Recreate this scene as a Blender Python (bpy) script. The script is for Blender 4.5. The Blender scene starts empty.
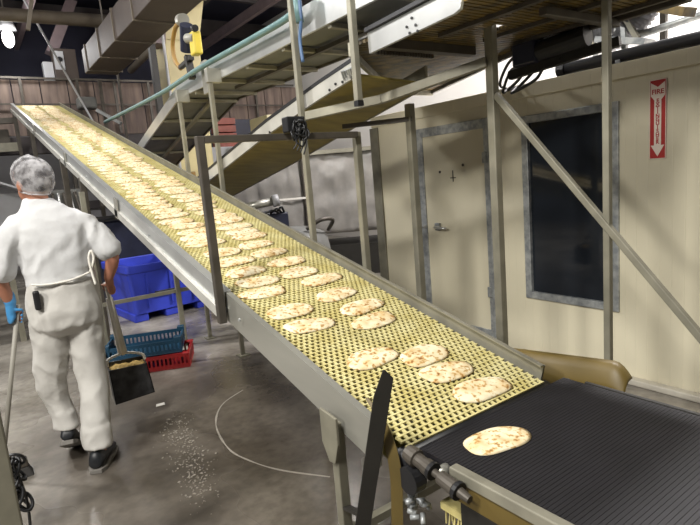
import bpy, bmesh, math, random
from mathutils import Vector, Matrix, Euler, noise
random.seed(7)
PI = math.pi
V = Vector
sc = bpy.context.scene
COL = sc.collection

# ------------------------------------------------------------------ camera
CAM = V((0, 0, 1.6)); FPX = 535.0
_p, _r, _h = (math.radians(a) for a in (9.3, -4.88, 34.9))
FW = V((math.sin(_h)*math.cos(_p), math.cos(_h)*math.cos(_p), -math.sin(_p)))
_rt = V((math.cos(_h), -math.sin(_h), 0)); _up = _rt.cross(FW)
RT = _rt*math.cos(_r) + _up*math.sin(_r)
UP = -_rt*math.sin(_r) + _up*math.cos(_r)
cd = bpy.data.cameras.new('camera'); cam = bpy.data.objects.new('camera', cd); COL.objects.link(cam)
m = Matrix((RT, UP, -FW)).transposed().to_4x4(); m.translation = CAM
cam.matrix_world = m
cd.sensor_width = 36; cd.lens = FPX/700*36; cd.clip_start = .02; cd.clip_end = 200
sc.camera = cam

def P(px, py, x=None, y=None, z=None):
    """point of the place seen at a pixel of the photograph, on the plane x / y / z = value"""
    d = (px-350)*RT - (py-262.5)*UP + FPX*FW
    if x is not None: t = (x-CAM.x)/d.x
    elif y is not None: t = (y-CAM.y)/d.y
    else: t = (z-CAM.z)/d.z
    return CAM + t*d

# ------------------------------------------------------------------ materials
def lin(c):
    return tuple(((v/255)/12.92 if v/255 <= .04045 else ((v/255+.055)/1.055)**2.4) for v in c)
def mat(name, rgb, rough=.5, metal=0., var=.25, scale=6., bump=0., rgb2=None, spec=.5, stretch=(1,1,1), lo=.35, hi=.65, detail=5, bscale=None):
    mt = bpy.data.materials.new(name); mt.use_nodes = True
    nt = mt.node_tree; b = nt.nodes['Principled BSDF']
    c = lin(rgb); c2 = lin(rgb2) if rgb2 else tuple(v*(1-var) for v in c)
    tc = nt.nodes.new('ShaderNodeTexCoord'); mp = nt.nodes.new('ShaderNodeMapping')
    mp.inputs['Scale'].default_value = stretch
    nz = nt.nodes.new('ShaderNodeTexNoise'); nz.inputs['Scale'].default_value = scale; nz.inputs['Detail'].default_value = detail
    cr = nt.nodes.new('ShaderNodeValToRGB')
    cr.color_ramp.elements[0].position = lo; cr.color_ramp.elements[0].color = (*c2, 1)
    cr.color_ramp.elements[1].position = hi; cr.color_ramp.elements[1].color = (*c, 1)
    L = nt.links.new
    L(tc.outputs['Object'], mp.inputs['Vector']); L(mp.outputs['Vector'], nz.inputs['Vector'])
    L(nz.outputs['Fac'], cr.inputs['Fac']); L(cr.outputs['Color'], b.inputs['Base Color'])
    b.inputs['Roughness'].default_value = rough; b.inputs['Metallic'].default_value = metal
    b.inputs['Specular IOR Level'].default_value = spec
    if bump:
        bp = nt.nodes.new('ShaderNodeBump'); bp.inputs['Strength'].default_value = bump; bp.inputs['Distance'].default_value = .01
        src = nz
        if bscale:
            src = nt.nodes.new('ShaderNodeTexNoise'); src.inputs['Scale'].default_value = bscale; L(mp.outputs['Vector'], src.inputs['Vector'])
        L(src.outputs['Fac'], bp.inputs['Height']); L(bp.outputs['Normal'], b.inputs['Normal'])
    return mt

M = {}
M['steel'] = mat('stainless_steel', (178,176,166), .38, .55, .22, 5, stretch=(1,.2,1))
M['steel_bright'] = mat('bright_stainless', (205,206,204), .3, .6, .15, 5)
M['steel_tan'] = mat('dull_tan_steel', (152,148,132), .5, .35, .25, 7)
M['steel_green'] = mat('painted_grey_green_steel', (134,130,114), .55, .2, .25, 8)
M['steel_dark'] = mat('dark_steel', (88,82,74), .5, .3, .3, 9)
M['galv'] = mat('galvanised_steel', (182,184,182), .42, .4, .35, 22, rgb2=(140,144,146))
M['white_rail'] = mat('white_enamel_steel', (196,194,186), .4, .25, .2, 6)
M['belt_yellow'] = mat('yellow_plastic_mesh', (218,208,152), .5, 0, .18, 9, rgb2=(198,184,118))
M['belt_under'] = mat('olive_belt_underside', (150,136,72), .5, 0, .3, 4, stretch=(1,4,1))
M['deck_grey'] = mat('grey_belt_underside', (112,112,108), .55, .1, .3, 4)
M['slat_amber'] = mat('amber_belt_slats', (128,106,52), .4, .1, .4, 14, rgb2=(70,60,40))
M['bed'] = mat('dark_slide_bed', (52,46,32), .7, 0, .3, 8)
M['rubber'] = mat('black_rubber', (25,23,27), .62, 0, .35, 7)
M['black'] = mat('black_plastic', (30,30,32), .45, 0, .3, 8)
M['black_steel'] = mat('blackened_steel', (44,42,38), .5, .2, .25, 10)
M['olive_plastic'] = mat('olive_plastic_sheet', (108,90,42), .5, 0, .3, 3, rgb2=(84,70,32))
M['blue'] = mat('blue_plastic', (56,72,196), .45, 0, .2, 5)
M['teal'] = mat('teal_plastic', (22,66,92), .45, 0, .25, 8)
M['red'] = mat('red_plastic', (160,26,28), .45, 0, .25, 8)
M['cloth'] = mat('white_cotton', (200,200,200), .85, 0, .07, 4, bump=.25, bscale=30)
M['cloth_trouser'] = mat('off_white_cotton', (194,191,185), .85, 0, .08, 4, bump=.25, bscale=28)
M['skin'] = mat('skin', (170,116,92), .55, 0, .12, 12)
M['glove'] = mat('blue_nitrile', (70,142,196), .4, 0, .15, 14)
M['shoe'] = mat('black_shoe_leather', (34,36,40), .45, 0, .3, 20)
M['sole'] = mat('grey_shoe_sole', (120,116,110), .7, 0, .2, 20)
M['hair'] = mat('dark_hair', (44,36,36), .7, 0, .3, 40)
M['handle'] = mat('pale_painted_handle', (216,212,202), .45, 0, .1, 8)
M['handle_grey'] = mat('grey_handle', (150,146,136), .5, 0, .15, 8)
M['crumb'] = mat('yellow_crumbs', (200,168,98), .9, 0, .35, 60)
M['flour'] = mat('pale_flour_crumbs', (150,143,132), .95, 0, .15, 60)
M['bristle'] = mat('broom_bristle', (58,56,54), .8, 0, .2, 40)
M['brown_panel'] = mat('brown_panel', (134,116,104), .75, 0, .3, 2.2, stretch=(4,1,.5), rgb2=(98,84,78))
M['dark_beam'] = mat('dark_beam', (70,64,64), .6, .2, .25, 4)
M['duct'] = mat('brown_grey_duct', (78,68,62), .55, .2, .25, 3)
M['pipe_tan'] = mat('tan_pipe', (104,95,82), .55, .1, .25, 5)
M['beige'] = mat('beige_painted_steel', (202,188,138), .5, 0, .15, 3)
M['mauve'] = mat('mauve_grey_steel', (126,110,112), .55, 0, .2, 4)
M['wrap'] = mat('wrinkled_plastic_wrap', (150,146,140), .35, 0, .3, 3.5, bump=.9)
M['cabinet'] = mat('light_grey_cabinet', (176,176,178), .5, .1, .15, 3)
M['cabinet_beige'] = mat('cream_cabinet', (206,196,158), .5, 0, .12, 3)
M['navy'] = mat('dark_navy_plastic', (34,38,58), .45, 0, .3, 6)
M['teal_pipe'] = mat('blue_green_painted_pipe', (104,136,136), .45, .1, .2, 8)
M['flex'] = mat('dull_corrugated_foil', (112,112,114), .45, .4, .3, 12)
M['hose_blue'] = mat('grey_blue_hose', (84,112,150), .45, 0, .2, 8)
M['pan_black'] = mat('scuffed_black_plastic', (62,62,64), .5, 0, .3, 14, rgb2=(26,26,28))
M['yellow'] = mat('safety_yellow', (214,192,70), .45, 0, .1, 8)
M['orange_guard'] = mat('orange_yellow_guard', (150,116,52), .5, 0, .25, 6)
M['sign_red'] = mat('sign_red', (176,40,36), .45, 0, .1, 8)
M['sign_white'] = mat('sign_white', (232,218,204), .5, 0, .05, 8)
M['paper'] = mat('white_paper', (230,226,216), .8, 0, .05, 8)
M['white_wall'] = mat('white_painted_wall', (226,222,216), .7, 0, .05, 1)
M['grey_wall'] = mat('grey_painted_wall', (150,148,150), .8, 0, .2, 1.2)
M['ceiling'] = mat('dark_ceiling', (44,44,62), .8, 0, .35, 1.2)
M['kerb'] = mat('white_kerb', (190,184,170), .6, 0, .2, 9)
M['glass_dark'] = mat('dark_window_glass', (34,38,44), .06, 0, .15, 3, spec=.5)
M['rust'] = mat('reddish_crate', (150,84,72), .6, 0, .3, 8)

def ribbed(name, rgb, axis, pitch, depth, rough=.5, var=.12, nscale=1.4, groove=.45):
    mt = mat(name, rgb, rough, 0, var, nscale, lo=.3, hi=.7)
    nt = mt.node_tree; b = nt.nodes['Principled BSDF']; L = nt.links.new
    tc = nt.nodes['Texture Coordinate']; sx = nt.nodes.new('ShaderNodeSeparateXYZ'); L(tc.outputs['Object'], sx.inputs[0])
    md = nt.nodes.new('ShaderNodeMath'); md.operation = 'PINGPONG'; md.inputs[1].default_value = pitch/2
    L(sx.outputs[axis], md.inputs[0])
    mr = nt.nodes.new('ShaderNodeMapRange'); mr.inputs['From Min'].default_value = 0; mr.inputs['From Max'].default_value = pitch*groove/6
    L(md.outputs[0], mr.inputs['Value'])
    bp = nt.nodes.new('ShaderNodeBump'); bp.inputs['Distance'].default_value = depth; bp.inputs['Strength'].default_value = .3
    L(mr.outputs[0], bp.inputs['Height']); L(bp.outputs['Normal'], b.inputs['Normal'])
    return mt
M['panel'] = ribbed('ribbed_cold_room_panel', (218,210,184), 1, .075, .004)
M['panel_door'] = ribbed('ribbed_door_panel', (218,210,184), 1, .075, .003)

def naan_material():
    mt = bpy.data.materials.new('baked_flatbread'); mt.use_nodes = True
    nt = mt.node_tree; b = nt.nodes['Principled BSDF']; L = nt.links.new
    tc = nt.nodes.new('ShaderNodeTexCoord'); oi = nt.nodes.new('ShaderNodeObjectInfo')
    ad = nt.nodes.new('ShaderNodeVectorMath'); ad.operation = 'ADD'
    ml = nt.nodes.new('ShaderNodeMath'); ml.operation = 'MULTIPLY'; ml.inputs[1].default_value = 37.
    L(oi.outputs['Random'], ml.inputs[0]); L(tc.outputs['Object'], ad.inputs[0]); L(ml.outputs[0], ad.inputs[1])
    n1 = nt.nodes.new('ShaderNodeTexNoise'); n1.inputs['Scale'].default_value = 50; n1.inputs['Detail'].default_value = 3
    n2 = nt.nodes.new('ShaderNodeTexNoise'); n2.inputs['Scale'].default_value = 14; n2.inputs['Detail'].default_value = 2
    for n in (n1, n2): L(ad.outputs[0], n.inputs['Vector'])
    r1 = nt.nodes.new('ShaderNodeValToRGB'); e = r1.color_ramp.elements
    e[0].position = .53; e[0].color = (*lin((238,226,192)), 1); e[1].position = .70; e[1].color = (*lin((150,108,62)), 1)
    x = r1.color_ramp.elements.new(.60); x.color = (*lin((206,172,112)), 1)
    r2 = nt.nodes.new('ShaderNodeValToRGB'); e = r2.color_ramp.elements
    e[0].position = .4; e[0].color = (1,1,1,1); e[1].position = .75; e[1].color = (*lin((226,200,156)), 1)
    mx = nt.nodes.new('ShaderNodeMix'); mx.data_type = 'RGBA'; mx.blend_type = 'MULTIPLY'; mx.inputs[0].default_value = 1
    L(n1.outputs['Fac'], r1.inputs['Fac']); L(n2.outputs['Fac'], r2.inputs['Fac'])
    L(r1.outputs['Color'], mx.inputs[6]); L(r2.outputs['Color'], mx.inputs[7]); L(mx.outputs[2], b.inputs['Base Color'])
    b.inputs['Roughness'].default_value = .8
    bp = nt.nodes.new('ShaderNodeBump'); bp.inputs['Strength'].default_value = .5; bp.inputs['Distance'].default_value = .006
    L(n2.outputs['Fac'], bp.inputs['Height']); L(bp.outputs['Normal'], b.inputs['Normal'])
    return mt
M['naan'] = naan_material()

def floor_material():
    mt = bpy.data.materials.new('worn_wet_shaded_concrete'); mt.use_nodes = True
    nt = mt.node_tree; b = nt.nodes['Principled BSDF']; L = nt.links.new
    tc = nt.nodes.new('ShaderNodeTexCoord')
    def nz(s, d, st=(1,1,1), rz=0):
        mp = nt.nodes.new('ShaderNodeMapping'); mp.inputs['Scale'].default_value = st; mp.inputs['Rotation'].default_value = (0,0,rz)
        n = nt.nodes.new('ShaderNodeTexNoise'); n.inputs['Scale'].default_value = s; n.inputs['Detail'].default_value = d
        L(tc.outputs['Object'], mp.inputs[0]); L(mp.outputs[0], n.inputs['Vector']); return n
    a = nz(.9, 6); c = nz(1.6, 9, (1,1.5,1), .6); w = nz(.7, 3); f = nz(20, 9)
    r = nt.nodes.new('ShaderNodeValToRGB'); e = r.color_ramp.elements
    e[0].position = .36; e[0].color = (*lin((122,116,108)), 1); e[1].position = .66; e[1].color = (*lin((174,168,157)), 1)
    L(a.outputs['Fac'], r.inputs['Fac'])
    r2 = nt.nodes.new('ShaderNodeValToRGB'); e = r2.color_ramp.elements
    e[0].position = .36; e[0].color = (.5,.48,.45,1); e[1].position = .6; e[1].color = (1,1,1,1)
    L(c.outputs['Fac'], r2.inputs['Fac'])
    mx = nt.nodes.new('ShaderNodeMix'); mx.data_type = 'RGBA'; mx.blend_type = 'MULTIPLY'; mx.inputs[0].default_value = .8
    L(r.outputs['Color'], mx.inputs[6]); L(r2.outputs['Color'], mx.inputs[7])
    gm = nt.nodes.new('ShaderNodeMapping'); gm.inputs['Location'].default_value = (-(1.15-2.25)*.75,-(2.9-6.1)*.42,0); gm.inputs['Scale'].default_value = (.75,.42,1)  # dark ellipse by the incline: conveyor shade painted into the wet floor colour
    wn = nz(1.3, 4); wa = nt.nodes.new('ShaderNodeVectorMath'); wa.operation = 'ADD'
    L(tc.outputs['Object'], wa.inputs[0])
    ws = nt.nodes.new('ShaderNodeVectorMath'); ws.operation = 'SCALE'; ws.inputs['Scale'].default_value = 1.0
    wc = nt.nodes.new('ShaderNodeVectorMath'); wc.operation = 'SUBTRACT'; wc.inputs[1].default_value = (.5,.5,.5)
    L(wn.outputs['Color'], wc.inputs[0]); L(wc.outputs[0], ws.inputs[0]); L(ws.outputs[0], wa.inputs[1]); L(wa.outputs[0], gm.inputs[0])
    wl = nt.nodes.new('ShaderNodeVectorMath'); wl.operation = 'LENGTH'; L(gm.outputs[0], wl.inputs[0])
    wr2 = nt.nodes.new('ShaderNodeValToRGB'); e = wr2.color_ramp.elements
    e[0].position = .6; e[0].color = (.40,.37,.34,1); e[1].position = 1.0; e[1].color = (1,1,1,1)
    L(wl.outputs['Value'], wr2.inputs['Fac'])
    r4 = nt.nodes.new('ShaderNodeValToRGB'); e = r4.color_ramp.elements
    e[0].position = .3; e[0].color = (.62,.62,.62,1); e[1].position = .62; e[1].color = (1,1,1,1)
    L(f.outputs['Fac'], r4.inputs['Fac'])
    m2 = nt.nodes.new('ShaderNodeMix'); m2.data_type = 'RGBA'; m2.blend_type = 'MULTIPLY'; m2.inputs[0].default_value = .7
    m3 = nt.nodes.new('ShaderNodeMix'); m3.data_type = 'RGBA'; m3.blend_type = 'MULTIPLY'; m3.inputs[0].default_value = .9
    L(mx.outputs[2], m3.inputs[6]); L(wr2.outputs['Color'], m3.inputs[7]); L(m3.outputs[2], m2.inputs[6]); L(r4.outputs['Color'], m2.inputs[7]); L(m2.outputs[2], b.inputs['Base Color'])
    r3 = nt.nodes.new('ShaderNodeValToRGB'); e = r3.color_ramp.elements
    e[0].position = .4; e[0].color = (.22,)*3+(1,); e[1].position = .62; e[1].color = (.55,)*3+(1,)
    L(w.outputs['Fac'], r3.inputs['Fac']); L(r3.outputs['Color'], b.inputs['Roughness'])
    bp = nt.nodes.new('ShaderNodeBump'); bp.inputs['Strength'].default_value = .15; bp.inputs['Distance'].default_value = .004
    L(f.outputs['Fac'], bp.inputs['Height']); L(bp.outputs['Normal'], b.inputs['Normal'])
    return mt
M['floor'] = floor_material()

def net_material():
    mt = mat('white_hairnet_mesh', (206,204,206), .7, 0, .1, 30)
    nt = mt.node_tree; b = nt.nodes['Principled BSDF']; pass
    L = nt.links.new; vz = nt.nodes.new('ShaderNodeTexNoise'); vz.inputs['Scale'].default_value = 22; vz.inputs['Detail'].default_value = 6
    rm = nt.nodes.new('ShaderNodeMapRange'); rm.inputs['From Min'].default_value = .35; rm.inputs['From Max'].default_value = .68
    rm.inputs['To Min'].default_value = .12; rm.inputs['To Max'].default_value = .75
    L(nt.nodes['Texture Coordinate'].outputs['Object'], vz.inputs['Vector']); L(vz.outputs['Fac'], rm.inputs['Value']); L(rm.outputs[0], b.inputs['Alpha'])
    return mt
M['net'] = net_material()
def emis(name, rgb, s):
    mt = mat(name, rgb, .4); b = mt.node_tree.nodes['Principled BSDF']
    b.inputs['Emission Color'].default_value = (*lin(rgb), 1); b.inputs['Emission Strength'].default_value = s; return mt
M['lamp'] = emis('lamp_glow', (255,252,244), 14)

# ------------------------------------------------------------------ building helpers
ORG = {}
def thing(name, label, cat, loc=(0,0,0), group=None):
    o = bpy.data.objects.new(name, None); COL.objects.link(o); o.empty_display_size = .1
    o.location = loc; ORG[o.name] = V(loc); o['label'] = label; o['category'] = cat
    if group: o['group'] = group
    return o
def tag(o, label, cat, group=None, kind=None):
    o['label'] = label; o['category'] = cat
    if group: o['group'] = group
    if kind: o['kind'] = kind
    return o

class MB:
    def __init__(s): s.v = []; s.f = []
    def add(s, vs, fs):
        n = len(s.v); s.v += [V(v) for v in vs]; s.f += [tuple(i+n for i in f) for f in fs]; return s
    def box(s, a, b):
        x0,y0,z0 = (min(a[i],b[i]) for i in range(3)); x1,y1,z1 = (max(a[i],b[i]) for i in range(3))
        return s.add([(x0,y0,z0),(x1,y0,z0),(x1,y1,z0),(x0,y1,z0),(x0,y0,z1),(x1,y0,z1),(x1,y1,z1),(x0,y1,z1)],
            [(0,3,2,1),(4,5,6,7),(0,1,5,4),(1,2,6,5),(2,3,7,6),(3,0,4,7)])
    def beam(s, p, q, w, h, up=(0,0,1)):
        p, q = V(p), V(q); d = (q-p).normalized(); up = V(up)
        if abs(d.dot(up)) > .98: up = V((0,1,0))
        a = d.cross(up).normalized(); b = a.cross(d)
        c = [(-w/2,-h/2),(w/2,-h/2),(w/2,h/2),(-w/2,h/2)]
        vs = [p+a*x+b*y for x,y in c]+[q+a*x+b*y for x,y in c]
        return s.add(vs, [(0,1,2,3),(7,6,5,4),(0,4,5,1),(1,5,6,2),(2,6,7,3),(3,7,4,0)])
    def tube(s, pts, r, n=10, closed=False):
        pts = [V(p) for p in pts]; rs = r if isinstance(r, (list,tuple)) else [r]*len(pts)
        N = len(pts); prev = None; rings = []
        for i in range(N):
            if closed: d = pts[(i+1)%N]-pts[i-1]
            else: d = pts[min(i+1,N-1)]-pts[max(i-1,0)]
            d.normalize()
            if prev is None:
                a = d.orthogonal().normalized()
            else:
                a = prev - d*prev.dot(d)
                a = a.normalized() if a.length > 1e-6 else d.orthogonal().normalized()
            prev = a; b = d.cross(a)
            rings.append([pts[i]+(a*math.cos(2*PI*k/n)+b*math.sin(2*PI*k/n))*rs[i] for k in range(n)])
        vs = [v for R in rings for v in R]; fs = []
        for i in range(N if closed else N-1):
            j = (i+1)%N
            for k in range(n): fs.append((i*n+k, i*n+(k+1)%n, j*n+(k+1)%n, j*n+k))
        if not closed: fs += [tuple(range(n-1,-1,-1)), tuple((N-1)*n+k for k in range(n))]
        return s.add(vs, fs)
    def cyl(s, p, q, r0, r1=None, n=16): return s.tube([p, q], [r0, r0 if r1 is None else r1], n)
    def prism(s, poly, t):
        n = len(poly); t = V(t); vs = [V(p) for p in poly]+[V(p)+t for p in poly]
        return s.add(vs, [tuple(range(n-1,-1,-1)), tuple(range(n,2*n))]+[(i,(i+1)%n,n+(i+1)%n,n+i) for i in range(n)])
    def ring_loft(s, rings):           # rings: lists of equal length, closed, capped
        n = len(rings[0]); vs = [v for R in rings for v in R]; fs = []
        for i in range(len(rings)-1):
            for k in range(n): fs.append((i*n+k, i*n+(k+1)%n, (i+1)*n+(k+1)%n, (i+1)*n+k))
        fs += [tuple(range(n-1,-1,-1)), tuple((len(rings)-1)*n+k for k in range(n))]
        return s.add(vs, fs)
    def ell(s, c, r, n=16, m=10, rot=None):
        c = V(c); vs = []; fs = []
        for i in range(1, m):
            t = PI*i/m
            for k in range(n):
                a = 2*PI*k/n; v = V((r[0]*math.sin(t)*math.cos(a), r[1]*math.sin(t)*math.sin(a), r[2]*math.cos(t)))
                if rot: v = rot @ v
                vs.append(c+v)
        up = V((0,0,r[2])); 
        if rot: up = rot @ up
        top = len(vs); vs += [c+up, c-up]
        for i in range(m-2):
            for k in range(n): fs.append((i*n+k, (i+1)*n+k, (i+1)*n+(k+1)%n, i*n+(k+1)%n))
        for k in range(n): fs += [(top, k, (k+1)%n), (top+1, (m-2)*n+(k+1)%n, (m-2)*n+k)]
        return s.add(vs, fs)
    def build(s, name, mt, parent=None, smooth=False, bevel=0, seg=2):
        me = bpy.data.meshes.new(name)
        if parent is not None: o0 = ORG[parent.name]
        else:
            xs = [v.x for v in s.v]; ys = [v.y for v in s.v]; zs = [v.z for v in s.v]
            o0 = V(((min(xs)+max(xs))/2, (min(ys)+max(ys))/2, min(zs)))
        me.from_pydata([tuple(v-o0) for v in s.v], [], s.f)
        if len(s.f) < 60000:
            bm = bmesh.new(); bm.from_mesh(me); bmesh.ops.recalc_face_normals(bm, faces=bm.faces); bm.to_mesh(me); bm.free()
        me.materials.append(M[mt] if isinstance(mt, str) else mt)
        if smooth:
            me.polygons.foreach_set('use_smooth', [True]*len(me.polygons))
        o = bpy.data.objects.new(name, me); COL.objects.link(o); ORG[o.name] = V(o0)
        if parent is not None: o.parent = parent
        else: o.location = o0
        if bevel:
            bv = o.modifiers.new('bevel', 'BEVEL'); bv.width = bevel; bv.segments = seg; bv.limit_method = 'ANGLE'
        return o
def struct(name, mb, mt, **k):
    o = mb.build(name, mt, **k)
    if k.get('parent') is None: o['kind'] = 'structure'
    return o
def curve_pts(pts, n=8):
    """Catmull-Rom through the points"""
    pts = [V(p) for p in pts]; out = []
    for i in range(len(pts)-1):
        p0 = pts[max(i-1,0)]; p1 = pts[i]; p2 = pts[i+1]; p3 = pts[min(i+2,len(pts)-1)]
        for k in range(n):
            t = k/n
            out.append(.5*((2*p1)+(p2-p0)*t+(2*p0-5*p1+4*p2-p3)*t*t+(3*p1-p0-3*p2+p3)*t**3))
    return out+[pts[-1]]
def fuse(mb, name, mt, parent, voxel, smooth=6, wrinkle=None):
    """voxel-fuse closed solids into one continuous skin"""
    me = bpy.data.meshes.new('tmp'); me.from_pydata([tuple(v) for v in mb.v], [], mb.f)
    bm = bmesh.new(); bm.from_mesh(me); bmesh.ops.recalc_face_normals(bm, faces=bm.faces); bm.to_mesh(me); bm.free()
    t = bpy.data.objects.new('tmp', me); COL.objects.link(t)
    r = t.modifiers.new('r', 'REMESH'); r.mode = 'VOXEL'; r.voxel_size = voxel; r.adaptivity = 0
    if smooth:
        sm = t.modifiers.new('s', 'SMOOTH'); sm.iterations = smooth; sm.factor = .5
    dg = bpy.context.evaluated_depsgraph_get(); dg.update()
    ev = t.evaluated_get(dg).to_mesh()
    out = MB(); out.v = [V(v.co) for v in ev.vertices]; out.f = [tuple(p.vertices) for p in ev.polygons]
    nrm = [V(v.normal) for v in ev.vertices]
    t.evaluated_get(dg).to_mesh_clear(); bpy.data.objects.remove(t); bpy.data.meshes.remove(me)
    if wrinkle:
        out.v = [v+n*wrinkle(v) for v, n in zip(out.v, nrm)]
    return out.build(name, mt, parent, smooth=True)

# ------------------------------------------------------------------ the setting
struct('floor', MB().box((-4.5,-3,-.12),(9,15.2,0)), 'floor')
struct('ceiling', MB().box((-4.5,-3,6.2),(9,15.2,6.32)), 'ceiling')
struct('wall_back', MB().box((-4.5,15,0),(9,15.2,3.4)), 'grey_wall')
struct('wall_back_upper', MB().box((-4.5,15,3.4),(9,15.2,6.2)), 'ceiling')
struct('wall_far_right', MB().box((8.0,-3,0),(8.2,15,6.2)), 'white_wall')
for i, y in enumerate((8.4, 11.4, 14.2)):
    struct(f'trim_{i+3}', MB().box((-4.5,y,5.55),(7.9,y+.12,5.95)), 'dark_beam')

for i, (x, w_) in enumerate(((.3,.1),(1.5,.1),(4.3,.14),(5.6,.1))):
    struct(f'trim_{i+9}', MB().box((x,2,5.1),(x+w_,15,5.3)), 'mauve' if i % 2 else 'dark_beam')
WX = 3.6; WH = 2.155
w0 = P(527,122,x=WX); w1 = P(607,298,x=WX)
WY0, WY1, WZ0, WZ1 = 1.955, 2.63, P(530,292,x=WX).z, P(527,122,x=WX).z
DY0, DY1, DZ0, DZ1 = 3.02, 3.80, .09, 1.905
wb = MB()
for (y0,y1,z0,z1) in ((-2,WY0,0,WH),(WY1,4.55,0,WH),(WY0,WY1,0,WZ0),(WY0,WY1,WZ1,WH)):
    wb.box((WX,y0,z0),(WX+.1,y1,z1))
struct('wall_right', wb, 'panel')
struct('wall_end', MB().box((WX+.1,4.45,0),(7.9,4.55,WH)), 'panel')
struct('cold_room_roof', MB().box((WX+.1,-2,WH-.05),(7.9,4.45,WH)), 'white_wall')
struct('trim_1', MB().box((WX-.07,-2,0),(WX-.001,2.72,.045)), 'kerb', bevel=.01)
struct('trim_2', MB().box((WX-.012,-2,WH-.09),(WX-.001,4.55,WH+.012)), 'panel', bevel=.004)
struct('trim_6', MB().box((WX-.02,4.44,0),(WX-.001,4.57,WH-.1)), 'steel_green', bevel=.004)
# window
wf = MB(); t = .045
for (y0,y1,z0,z1) in ((WY0-t,WY0+.01,WZ0-t,WZ1+t),(WY1-.01,WY1+t,WZ0-t,WZ1+t),(WY0+.01,WY1-.01,WZ0-t,WZ0+.01),(WY0+.01,WY1-.01,WZ1-.01,WZ1+t)):
    wf.box((WX-.018,y0,z0),(WX+.03,y1,z1))
win = wf.build('window_1', 'galv', bevel=.004); win['kind'] = 'structure'
MB().box((WX+.012,WY0+.008,WZ0+.008),(WX+.022,WY1-.008,WZ1-.008)).build('pane', 'glass_dark', win)
# door
dr = MB().box((WX-.022,DY0,DZ0),(WX-.001,DY1,DZ1)).build('door_1', 'panel_door'); dr['kind'] = 'structure'
df = MB()
for (y0,y1,z0,z1) in ((DY0-.035,DY0+.02,0,DZ1+.06),(DY1-.03,DY1+.06,0,DZ1+.06),(DY0+.02,DY1-.03,DZ1-.02,DZ1+.06),(DY0+.02,DY1-.03,DZ0-.05,DZ0+.06)):
    df.box((WX-.032,y0,z0),(WX-.0015,y1,z1))
df.build('door_frame', 'galv', dr, bevel=.004)
hp = P(436,227,x=WX-.06)
hb = MB().box((WX-.05,hp.y-.03,hp.z-.035),(WX-.022,hp.y+.03,hp.z+.035)).build('latch_plate', 'galv', dr, bevel=.005)
MB().tube([(WX-.05,hp.y,hp.z),(WX-.085,hp.y-.01,hp.z),(WX-.09,hp.y-.09,hp.z-.004),(WX-.08,hp.y-.15,hp.z-.006)], [.012,.014,.013,.009], 10).build('latch_handle', 'steel_bright', dr, smooth=True)
sp = MB().box((WX-.05,DY1-.02,hp.z-.012),(WX-.03,DY1+.05,hp.z+.012)); sp.build('strike', 'steel_bright', dr, bevel=.003)
for (px,py) in ((463,165),(440,172)):
    q = P(px,py,x=WX-.022); MB().cyl((WX-.028,q.y,q.z),(WX-.022,q.y,q.z),.012,n=14).build('bolt', 'steel_dark', dr)
q = P(453,176,x=WX-.022)
MB().box((WX-.0235,q.y-.006,q.z-.05),(WX-.022,q.y+.006,q.z+.05)).box((WX-.0235,q.y-.035,q.z-.02),(WX-.022,q.y+.035,q.z-.012)).build('tape_residue', 'steel_dark', dr)
for z in (.45,1.6):
    MB().box((WX-.045,DY0-.01,z),(WX-.03,DY0+.03,z+.09)).build('hinge', 'galv', dr, bevel=.003)

# mezzanine behind
struct('trim_7', MB().box((-4.4,12.6,2.55),(7.5,12.9,2.88)), 'dark_beam')
mz = MB()
for i in range(24):
    x = -4.4+i*.5; mz.box((x+.01,12.62,2.9),(x+.49,12.66,3.98))
pm = mz.build('parapet_panels', 'brown_panel'); pm['kind'] = 'structure'
rl = thing('guard_rail', 'long dark railing along the brown panelled upper level at the back', 'railing', (0,12.5,2.9))
MB().beam((-4.4,12.5,4.0),(7.4,12.5,4.0),.04,.04).build('top_rail', 'steel_dark', rl)
MB().beam((-4.4,12.5,3.5),(7.4,12.5,3.5),.03,.03).build('middle_rail', 'steel_dark', rl)
for x in (-2.6,-1.3,0,1.25,2.27,2.99,3.7,5.0,6.3):
    MB().beam((x,12.5,2.9),(x,12.5,4.02),.05,.05).build('post', 'steel_dark', rl)
for (px,x0,h,lab) in ((118,3.0,2.2,'tall thin steel rod before the brown parapet right of the switch box'),):
    q = P(127,137,y=11.5)
    tag(MB().cyl((q.x,11.5,0),(q.x,11.5,4.9),.025).build('steel_rod','steel_dark'), lab, 'rod')
# electrical boxes on the upper level
q = P(64,55,y=12.62); t = thing('switch_box', 'pale grey switch box with a small round dial above the brown parapet', 'electrical box', (q.x,12.65,3.98))
MB().box((q.x-.22,12.6,3.98),(q.x+.22,12.85,4.62)).build('housing', 'duct', t, bevel=.01)
MB().box((q.x-.2,12.58,4.2),(q.x-.02,12.605,4.56)).build('front_plate', 'cabinet', t)
MB().cyl((q.x-.1,12.58,4.4),(q.x-.1,12.56,4.4),.05).build('dial', 'black', t)
q = P(47,62,y=12.6); tag(MB().box((q.x-.08,12.6,3.98),(q.x+.1,12.8,4.35)).build('junction_box','cabinet',bevel=.01), 'small pale box left of the switch box above the brown parapet', 'electrical box')
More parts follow.
